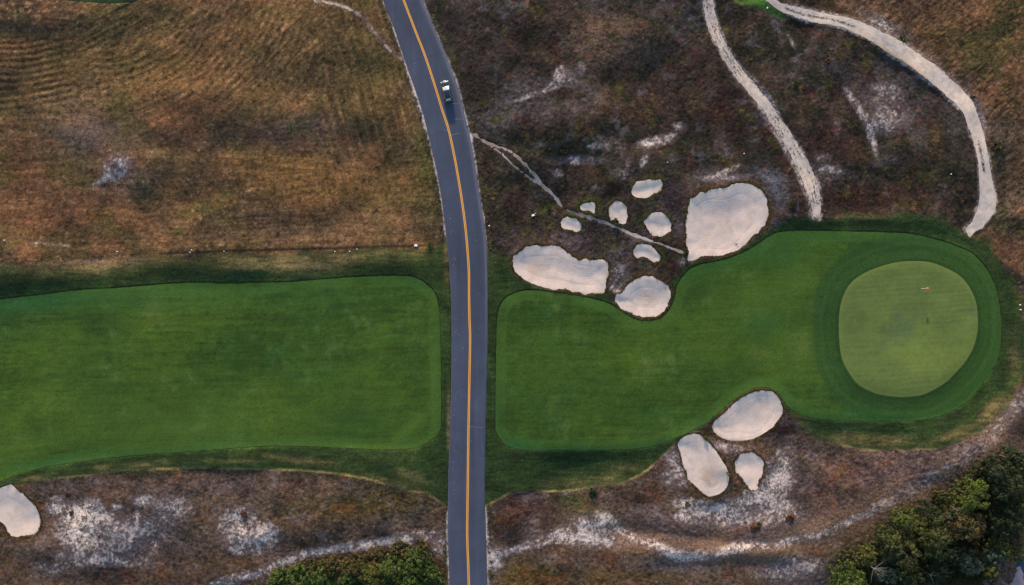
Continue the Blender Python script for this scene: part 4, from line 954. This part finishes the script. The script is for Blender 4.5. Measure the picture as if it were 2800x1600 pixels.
TREES = [
 (2498,1428,36,8.5,'lime','puffy','lime green tree with a cauliflower-like crown at the top of the wood, nearer the sand'),
 (2680,1366,50,10,'lime','puffy','broad yellow-green domed tree, the largest puffy crown in the upper part of the wood'),
 (2484,1520,66,9,'olive','needle','wide olive tree in the middle of the wood, above the grey dead twigs'),
 (2574,1480,56,9.5,'olive','needle','olive-green tree between the middle olive tree and the brownish one'),
 (2648,1448,60,9.5,'brown','needle','brownish olive feathery tree right below the broad yellow-green dome'),
 (2326,1596,58,4.6,'bright','leaf','bright green leafy tree at the bottom border, leftmost of the wood'),
 (2746,1500,30,7,'yellow','puffy','small yellow-green tree above the pond, with a sunlit rounded top'),
 (2770,1322,50,11,'dark','needle','dark evergreen at the right border, level with the top of the wood'),
 (2722,1296,40,9,'dark','needle','dark evergreen reaching furthest up the slope, left of its bigger neighbour'),
 (2790,1264,40,9,'dark','needle','dark evergreen, topmost at the right border'),
 (2662,1546,44,7,'grey','leaf','grey-green bushy tree left of the pale cloud reflection on the pond'),
 (2728,1528,34,6,'grey','needle','silvery grey-green tree with drooping fronds just above the pond'),
 (2785,1518,26,5,'yellow','leaf','yellowish bush overhanging the pond at the right border'),
 (2382,1520,32,4.0,'yellow','leaf','yellow-green bushy tree on the left edge of the wood'),
 (2434,1576,34,5,'grey','leaf','greyish leafy tree beside the bright green one at the bottom border'),
 (2571,1568,44,7,'dark','needle','dark tree low in the wood, between grey twigs and the grey-green bush'),
 (2508,1586,34,6,'olive','needle','olive tree cut by the bottom border in the middle of the wood'),
 (2552,1406,36,6.5,'dark','leaf','dark green tree between the two puffy crowns'),
 (2604,1372,32,5,'olive','leaf','olive bushy tree at the upper edge of the wood, left of the broad dome'),
 (2776,1424,46,10,'dark','needle','very dark tree at the right border below the broad dome'),
 (2712,1560,26,5.5,'yellow','leaf','lowest yellow-green tree standing on the pond edge'),
 (2442,1444,24,3.0,'dark','leaf','low dark green bush left of the lime green tree'),
 (2630,1406,30,7.5,'grey','leaf','small grey-green tree tucked under the broad dome'),
 (2432,1484,38,6,'olive','puffy','rounded olive tree just below the low dark bush on the left edge'),
 (2750,1455,36,8.5,'dark','leaf','dark leafy tree behind the small yellow-green one'),
 (2620,1520,38,7.5,'dark','needle','dark drooping tree below the brownish feathery one'),
 (2672,1312,30,3.6,'olive','leaf','low olive bush at the upper fringe of the wood'),
 (2572,1352,22,1.8,'brown','leaf','low brownish bush on the upper fringe, nearest the sandy slope'),
 (2340,1535,26,2.5,'olive','leaf','low olive scrub bush above the bright green tree'),
 (2310,1520,22,2,'brown','leaf','lowest brown scrub bush at the left tip of the wood'),
 (2480,1396,18,2,'olive','leaf','small olive bush just above the lime green tree'),
 (2790,1368,34,9,'olive','needle','olive evergreen wedged at the right border beside the broad dome'),
]
for i, (px, py, rp_, h, c_, st, lab) in enumerate(TREES):
    tree("tree" if h > 3.2 else "bush", px, py, rp_, h, c_, st, lab, "tree" if h > 3.2 else "bush", 1000+i, GT)
BUSHES = [
 (1075,1560,42,3.4,'bright','bright green bush with bare grey sticks poking out of its middle'),
 (1020,1588,40,3.4,'yellow','yellow-green bush at the bottom border left of the one with bare sticks'),
 (1132,1546,36,3.0,'bright','green bush in the upper right part of the thicket'),
 (1168,1580,34,2.8,'bright','rightmost green bush of the thicket, nearest the road'),
 (1120,1596,40,3.0,'bright','green bush cut by the bottom border, second from the road'),
 (968,1552,36,2.2,'brown','brown and yellow bush in the middle of the thicket under the sandy track'),
 (906,1562,36,2.2,'brown','brownish olive bush left of the middle of the thicket'),
 (940,1592,36,2.8,'bright','green bush at the bottom border below the brown ones'),
 (866,1586,36,2.6,'bright','green bush between the brownish bush and the leftmost green ones'),
 (810,1586,32,2.6,'bright','leafy green bush on the left of the thicket'),
 (758,1596,30,2.4,'bright','leftmost green bush of the thicket, cut by the bottom border'),
 (1030,1536,34,2.0,'brown','rust-tinged low bush right under the sandy track'),
 (1090,1524,34,1.8,'brown','low brown bush at the top of the thicket'),
 (1150,1518,30,1.6,'brown','low brown bush at the upper right corner of the thicket'),
 (850,1560,26,1.6,'brown','low brown bush beside the sandy track, left of the middle'),
]
for i, (px, py, rp_, h, c_, lab) in enumerate(BUSHES):
    tree("bush", px, py, rp_*1.25, h, c_, 'leaf', lab, "bush", 2000+i, GS, 1.3)
SHRUBS = [
 (1686,609,13,1.1,'bright','round green bush at the lower left edge of the small upright bunker'),
 (1995,1294,10,0.9,'yellow','single yellow-green shrub between the oval bunker and the light-bulb bunker'),
 (2480,98,12,0.8,'yellow','olive yellow shrub on the outer side of the wide sand path'),
 (2062,1440,14,0.7,'rust','orange-brown shrub in the pale sand below the light-bulb bunker'),
 (2073,1432,9,0.6,'yellow','small ochre shrub touching the orange-brown one'),
 (1622,1352,14,0.9,'dark','dark green shrub under the lower edge of the right fairway'),
 (1880,1380,9,0.7,'brown','brown shrub alone in the whitest patch of bare sand'),
 (2668,262,7,0.6,'olive','small olive shrub on the outer edge of the wide path bend'),
 (2160,1415,14,0.7,'rust','rust shrub on the dark slope right of the pale sand'),
 (2730,402,18,0.9,'brown','ochre brown shrub right of the wide path'),
 (1176,668,8,0.8,'bright','bright green weed bush beside the white box by the road'),
 (1540,415,12,0.7,'dark','dark green shrub above the thin footpath'),
 (2265,165,12,0.7,'rust','rust shrub in the heath between the two sand paths'),
 (2177,222,10,0.6,'yellow','golden shrub left of the inner sand path bend'),
 (1500,565,10,0.6,'yellow','pale yellow-green tussock just left of the thin footpath'),
 (2165,560,12,0.7,'olive','olive shrub right beside the lower end of the rutted sand path'),
 (1872,686,9,0.8,'yellow','yellow-green shrub at the lower left rim of the largest bunker'),
 (1930,1198,8,0.6,'yellow','small yellow shrub in the gap between the egg-shaped and oval bunkers'),
 (665,1408,10,0.6,'rust','rust shrub in the pale sand left of the road'),
 (200,1400,10,0.6,'brown','brown shrub amid the white sand near the left bunker'),
]
for i, (px, py, rp_, h, c_, lab) in enumerate(SHRUBS):
    tree("shrub", px, py, rp_, h, c_, 'leaf', lab, "shrub", 3000+i, "lone shrubs on the heath", 2.2)
# dead branches in the thickets
M_dead = plain("dead_wood", (0.17, 0.15, 0.14), 0.9)
def dead(px, py, h, n, L_, label, seed):
    r = random.Random(seed); x, y = gpos(px, py, h); z = float(samp(H_ground, x, y))
    t = thing("dead_branch", label, "branch", (x, y, z), 0, "bare dead branches among the leaves")
    bm = bmesh.new(); tube(bm, (0, 0, 0), (0.1, 0, h*0.8), 0.10, 0.07, 6)
    for i in range(n):
        a = r.uniform(-1.9, 0.9) if n > 4 else (2.4+i*2.7); p = Vector((0.1, 0, h*0.8)); dirv = Vector((math.cos(a), math.sin(a), 0.18)).normalized()
        for k in range(3):
            q_ = p+dirv*L_/3+Vector((r.uniform(-.15, .15), r.uniform(-.15, .15), r.uniform(-.05, .1))); tube(bm, p, q_, 0.04-0.01*k, 0.03-0.01*k, 5); p = q_
    bm_obj("twigs", bm, M_dead, t)
dead(1077,1556,3.7,2,1.3,'two bare grey sticks in a V above the bright green bush',1)
dead(2392,1558,5.6,9,3.0,'spray of bare grey twigs beside the bright green tree of the wood',2)
dead(2553,1580,7.6,5,1.6,'short pale dead twigs in the dark lower part of the wood',3)

# ------------------------------------------------------------------ car
def build_car(loc, rz):
    car = thing("car", "dark blue car driving up the right lane of the road, sky glare on its windscreen", "car", loc, rz)
    paint = plain("car_paint", (0.004, 0.014, 0.026), 0.20, 0.3, 0.9); glass = plain("car_glass", (0.01, 0.02, 0.028), 0.14, 0.0, 1.0, 1.0)
    rubber = plain("tyre_rubber", (0.02, 0.02, 0.02), 0.9); rimm = plain("wheel_rim", (0.5, 0.5, 0.52), 0.3, 1.0)
    lampw = plain("headlight_glass", (0.75, 0.78, 0.82), 0.12, 0.2, 1.0); lampr = plain("taillight_red", (0.35, 0.01, 0.015), 0.2, 0, 1.0)
    chrome = plain("grille_chrome", (0.6, 0.6, 0.62), 0.18, 1.0)
    Lc = 4.7
    # stations from nose (y=+) to tail: y, half width, bottom, belt height
    st = [(2.36,0.50,0.42,0.58),(2.30,0.70,0.32,0.72),(2.12,0.84,0.26,0.84),(1.80,0.91,0.24,0.93),(1.30,0.925,0.24,1.00),(0.90,0.93,0.24,1.04),
          (0.2,0.93,0.24,1.02),(-0.8,0.93,0.24,1.03),(-1.6,0.92,0.25,1.06),(-2.0,0.88,0.28,1.06),(-2.25,0.80,0.34,1.0),(-2.34,0.66,0.42,0.8)]
    def ring(y, w, zb, zt):
        pr = [(-0.62,0.0),(-0.96,0.10),(-1.0,0.34),(-1.0,0.62),(-0.95,0.86),(-0.84,0.97),(-0.5,1.03),(0,1.05),(0.5,1.03),(0.84,0.97),(0.95,0.86),(1.0,0.62),(1.0,0.34),(0.96,0.10),(0.62,0.0)]
        return [(x_*w, y, zb+(zt-zb)*h_) for x_, h_ in pr]
    bm = bmesh.new(); rings = [[bm.verts.new(v) for v in ring(*s_)] for s_ in st]
    for a_, b_ in zip(rings, rings[1:]):
        n_ = len(a_)
        for i in range(n_): bm.faces.new((a_[i], a_[(i+1) % n_], b_[(i+1) % n_], b_[i]))
    bm.faces.new(rings[0]); bm.faces.new(rings[-1][::-1])
    body = bm_obj("body", bm, paint, car, True)
    # cabin: pillars and roof; the glass is set 5 mm proud of it
    cab = [(1.02,0.70,1.02,1.04),(0.12,0.66,1.0,1.50),(-0.2,0.66,1.0,1.56),(-1.1,0.65,1.0,1.57),(-1.75,0.62,1.0,1.50),(-2.12,0.58,1.0,1.10)]
    bm = bmesh.new(); rg = []
    for (y, wt, zb, zt) in cab:
        wb = 0.86 if y < 0.9 else 0.80
        rg.append([bm.verts.new(v) for v in [(-wb, y, zb), (-wt-0.05, y, zt-0.07), (-wt*0.85, y, zt), (0, y, zt+0.03), (wt*0.85, y, zt), (wt+0.05, y, zt-0.07), (wb, y, zb)]])
    for a_, b_ in zip(rg, rg[1:]):
        for i in range(6): bm.faces.new((a_[i], a_[i+1], b_[i+1], b_[i]))
    bm.faces.new(rg[0]); bm.faces.new(rg[-1][::-1])
    bm_obj("roof", bm, paint, car, True)
    def pane(name, quad, m=glass, par=car, off=(0, 0, 0.012)):
        bm = bmesh.new(); vs = [bm.verts.new(Vector(v)+Vector(off)) for v in quad]; bm.faces.new(vs)
        g = bmesh.ops.extrude_face_region(bm, geom=bm.faces[:]); 
        for v in [e for e in g['geom'] if isinstance(e, bmesh.types.BMVert)]: v.co += Vector(off)*0.5
        return bm_obj(name, bm, m, par)
    pane("windscreen", [(-0.74,1.0,1.06),(0,1.04,1.08),(0.74,1.0,1.06),(0.60,0.16,1.485),(0,0.13,1.52),(-0.60,0.16,1.485)])
    pane("rear_window", [(-0.54,-1.80,1.44),(0,-1.80,1.48),(0.54,-1.80,1.44),(0.52,-2.10,1.14),(0,-2.10,1.16),(-0.52,-2.10,1.14)])
    for s_ in (-1, 1):
        pane("side_window", [(s_*0.84,0.75,1.08),(s_*0.72,0.05,1.42),(s_*0.72,-0.45,1.46),(s_*0.85,-0.45,1.08)], off=(s_*0.012, 0, 0.004))
        pane("side_window", [(s_*0.85,-0.55,1.08),(s_*0.72,-0.55,1.46),(s_*0.71,-1.45,1.44),(s_*0.85,-1.65,1.10)], off=(s_*0.012, 0, 0.004))
        bm = bmesh.new(); bmesh.ops.create_uvsphere(bm, u_segments=10, v_segments=6, radius=0.13, matrix=Matrix.Translation((s_*0.72, 2.06, 0.76)) @ Matrix.Diagonal((0.75, 1.7, 0.7, 1)))
        bm_obj("headlight", bm, lampw, car, True)
        bm = bmesh.new(); bmesh.ops.create_uvsphere(bm, u_segments=10, v_segments=6, radius=0.12, matrix=Matrix.Translation((s_*0.80, -2.13, 0.92)) @ Matrix.Diagonal((0.8, 1.7, 1.0, 1)))
        bm_obj("taillight", bm, lampr, car, True)
        bm = bmesh.new(); bmesh.ops.create_uvsphere(bm, u_segments=10, v_segments=6, radius=0.12, matrix=Matrix.Translation((s_*1.0, 0.62, 1.08)) @ Matrix.Diagonal((1.0, 0.6, 0.7, 1)))
        bm_obj("wing_mirror", bm, paint, car, True)
        bm = bmesh.new(); tube(bm, (s_*0.64, 0.0, 1.60), (s_*0.63, -1.6, 1.58), 0.02, 0.02, 6); bm_obj("roof_rail", bm, chrome, car)
        for wy in (1.45, -1.42):
            bm = bmesh.new(); tube(bm, (s_*0.70, wy, 0.34), (s_*0.93, wy, 0.34), 0.34, 0.34, 20); w_ = bm_obj("wheel", bm, rubber, car)
            bm = bmesh.new(); tube(bm, (s_*0.90, wy, 0.34), (s_*0.945, wy, 0.34), 0.21, 0.19, 12); bm_obj("rim", bm, rimm, w_)
    bm = bmesh.new(); tube(bm, (-0.3, 2.375, 0.6), (0.3, 2.375, 0.6), 0.06, 0.06, 8); bm_obj("grille", bm, chrome, car)
    return car
ang = math.atan2(18, 60)
build_car(((1222-1400)*MPP, (800-253)*MPP, 0.10), math.radians(12.5))

# ------------------------------------------------------------------ flagstick, rakes, markers
def zat(x, y, S=H_turf): return float(samp(S, x, y))
x, y = w_of(2519, 789); z = zat(x, y)+0.02
fs = thing("flagstick", "thin white flagstick with a small red flag on the putting green", "flag", (x, y, z))
M_white = plain("white_paint", (0.8, 0.8, 0.78), 0.5); M_red = plain("red_cloth", (0.55, 0.03, 0.03), 0.8); M_hole = plain("cup_liner", (0.02, 0.02, 0.02), 0.9)
bm = bmesh.new(); tube(bm, (0, 0, -0.1), (0, 0, 2.3), 0.022, 0.018, 8); bm_obj("pole", bm, M_white, fs)
bm = bmesh.new()
fl = [[bm.verts.new((0.02+0.52*i/6, 0.05*math.sin(i*1.3)+0.16*j*(1 if i else 0.5), 2.26-0.36*j-0.05*i/6)) for j in (0, 1)] for i in range(7)]
for a_, b_ in zip(fl, fl[1:]): bm.faces.new((a_[0], b_[0], b_[1], a_[1]))
g = bmesh.ops.extrude_face_region(bm, geom=bm.faces[:])
for v in [e for e in g['geom'] if isinstance(e, bmesh.types.BMVert)]: v.co += Vector((0, 0.006, 0.004))
bm_obj("flag", bm, M_red, fs)
bm = bmesh.new(); tube(bm, (0, 0, 0.002), (0, 0, 0.008), 0.054, 0.054, 16); bm_obj("cup", bm, M_hole, fs)

M_rake = plain("rake_wood", (0.16, 0.10, 0.09), 0.8)
def rake(px, py, ang_, label, S=H_surf, hl=1.15):
    x, y = w_of(px, py); t = thing("bunker_rake", label, "rake", (x, y, zat(x, y, S)+0.05), math.radians(ang_), "bunker rakes")
    bm = bmesh.new(); bmesh.ops.create_cube(bm, size=1, matrix=Matrix.Diagonal((0.66, 0.11, 0.06, 1))); bmesh.ops.bevel(bm, geom=bm.edges[:], offset=0.012)
    bm_obj("rake_head", bm, M_rake, t)
    bm = bmesh.new(); tube(bm, (0, 0, 0.02), (0.03, -hl, 0.10), 0.02, 0.02, 6); bm_obj("handle", bm, M_rake, t)
    bm = bmesh.new()
    for i in range(9): tube(bm, (-0.29+0.0725*i, 0, -0.02), (-0.29+0.0725*i, 0, -0.08), 0.012, 0.006, 4)
    bm_obj("tine_row", bm, M_rake, t, kind="stuff")
rake(2014, 667, 14, "rake with a dark head lying on the sand of the largest bunker, lower right rim", H_sand)
rake(1989, 1111, 128, "rake lying in the grass above the egg-shaped bunker", H_turf, 1.3)
rake(1896, 1181, 98, "rake lying on dark grass at the head of the long oval bunker", H_turf, 1.3)

M_box = plain("pale_plastic", (0.72, 0.78, 0.86), 0.5)
def marker(px, py, sx, sy, h, label, rz=0):
    if sx < 0.5: sx *= 0.62; sy *= 0.62
    x, y = w_of(px, py); z = zat(x, y, H_ground)
    t = thing("ground_marker" if sx < 0.5 else "utility_box", label, "marker" if sx < 0.5 else "box", (x, y, z), math.radians(rz), "small white markers in the grass" if sx < 0.5 else None)
    if sx < 0.5:
        bm = bmesh.new(); tube(bm, (0, 0, -0.1), (0, 0, h), sx*0.42, sx*0.5, 10); bm_obj("stake", bm, M_white, t)
        bm = bmesh.new(); bmesh.ops.create_uvsphere(bm, u_segments=10, v_segments=6, radius=sx*0.55, matrix=Matrix.Translation((0, 0, h)) @ Matrix.Diagonal((1, sy/sx, 0.4, 1))); bm_obj("cap", bm, M_box, t, True)
    else:
        bm = bmesh.new(); bmesh.ops.create_cube(bm, size=1, matrix=Matrix.Translation((0, 0, h/2)) @ Matrix.Diagonal((sx, sy, h, 1))); bmesh.ops.bevel(bm, geom=bm.edges[:], offset=0.03); bm_obj("case", bm, M_box, t)
        bm = bmesh.new(); bmesh.ops.create_cube(bm, size=1, matrix=Matrix.Translation((0, 0, h+0.02)) @ Matrix.Diagonal((sx*1.06, sy*1.08, 0.05, 1))); bmesh.ops.bevel(bm, geom=bm.edges[:], offset=0.01); bm_obj("lid", bm, M_box, t)
for px, py, sx, sy, h, lab, rz in [
 (20,658,.30,.30,.3,'small white marker nearest the left border, in the tan grass above the fairway',0),
 (321,688,.36,.36,.3,'small white marker on the pale strip above the fairway, second from the left border',0),
 (532,685,.28,.28,.3,'upper one of two white markers set close together above the left fairway',0),
 (527,691,.28,.28,.25,'lower one of two white markers set close together above the left fairway',0),
 (619,688,.28,.28,.3,'small white marker standing alone right of the close pair',0),
 (917,688,.30,.30,.3,'small white marker on the dark mown line, leftmost of the three near the road',0),
 (957,688,.32,.32,.3,'small white marker on the dark mown line, middle of the three near the road',0),
 (977,682,.30,.30,.3,'small white marker just above the mown line, rightmost of the three',0),
 (1137,671,.60,.42,.35,'white box in the grass just left of the road',0),
 (1338,618,.46,.40,.3,'small white marker beside the right edge of the road',0),
 (2787,834,.36,.36,.3,'upper white marker of the pair right of the green at the border',0),
 (2788,847,.36,.36,.3,'lower white marker of the pair right of the green at the border',0),
 (1458,588,.62,.34,.3,'pale blue slanted box in the dark heath left of the small oval bunker',25),
 (1465,583,.26,.26,.3,'tiny white marker touching the pale blue slanted box',0),
 (2098,22,.36,.56,.3,'pale blue marker in green grass under the wide path start',0),
 (1823,446,.30,.30,.25,'faint pale marker in the heath above the small bunkers',0),
 (2034,420,.30,.30,.25,'faint pale marker in greenish grass above the largest bunker',0),
 (2597,477,.30,.30,.25,'white marker in the dark heath inside the wide path bend',0),
 (1355,717,.16,.16,.2,'tiny white marker in the dark grass right of the road',0)]:
    marker(px, py, sx, sy, h, lab, rz)
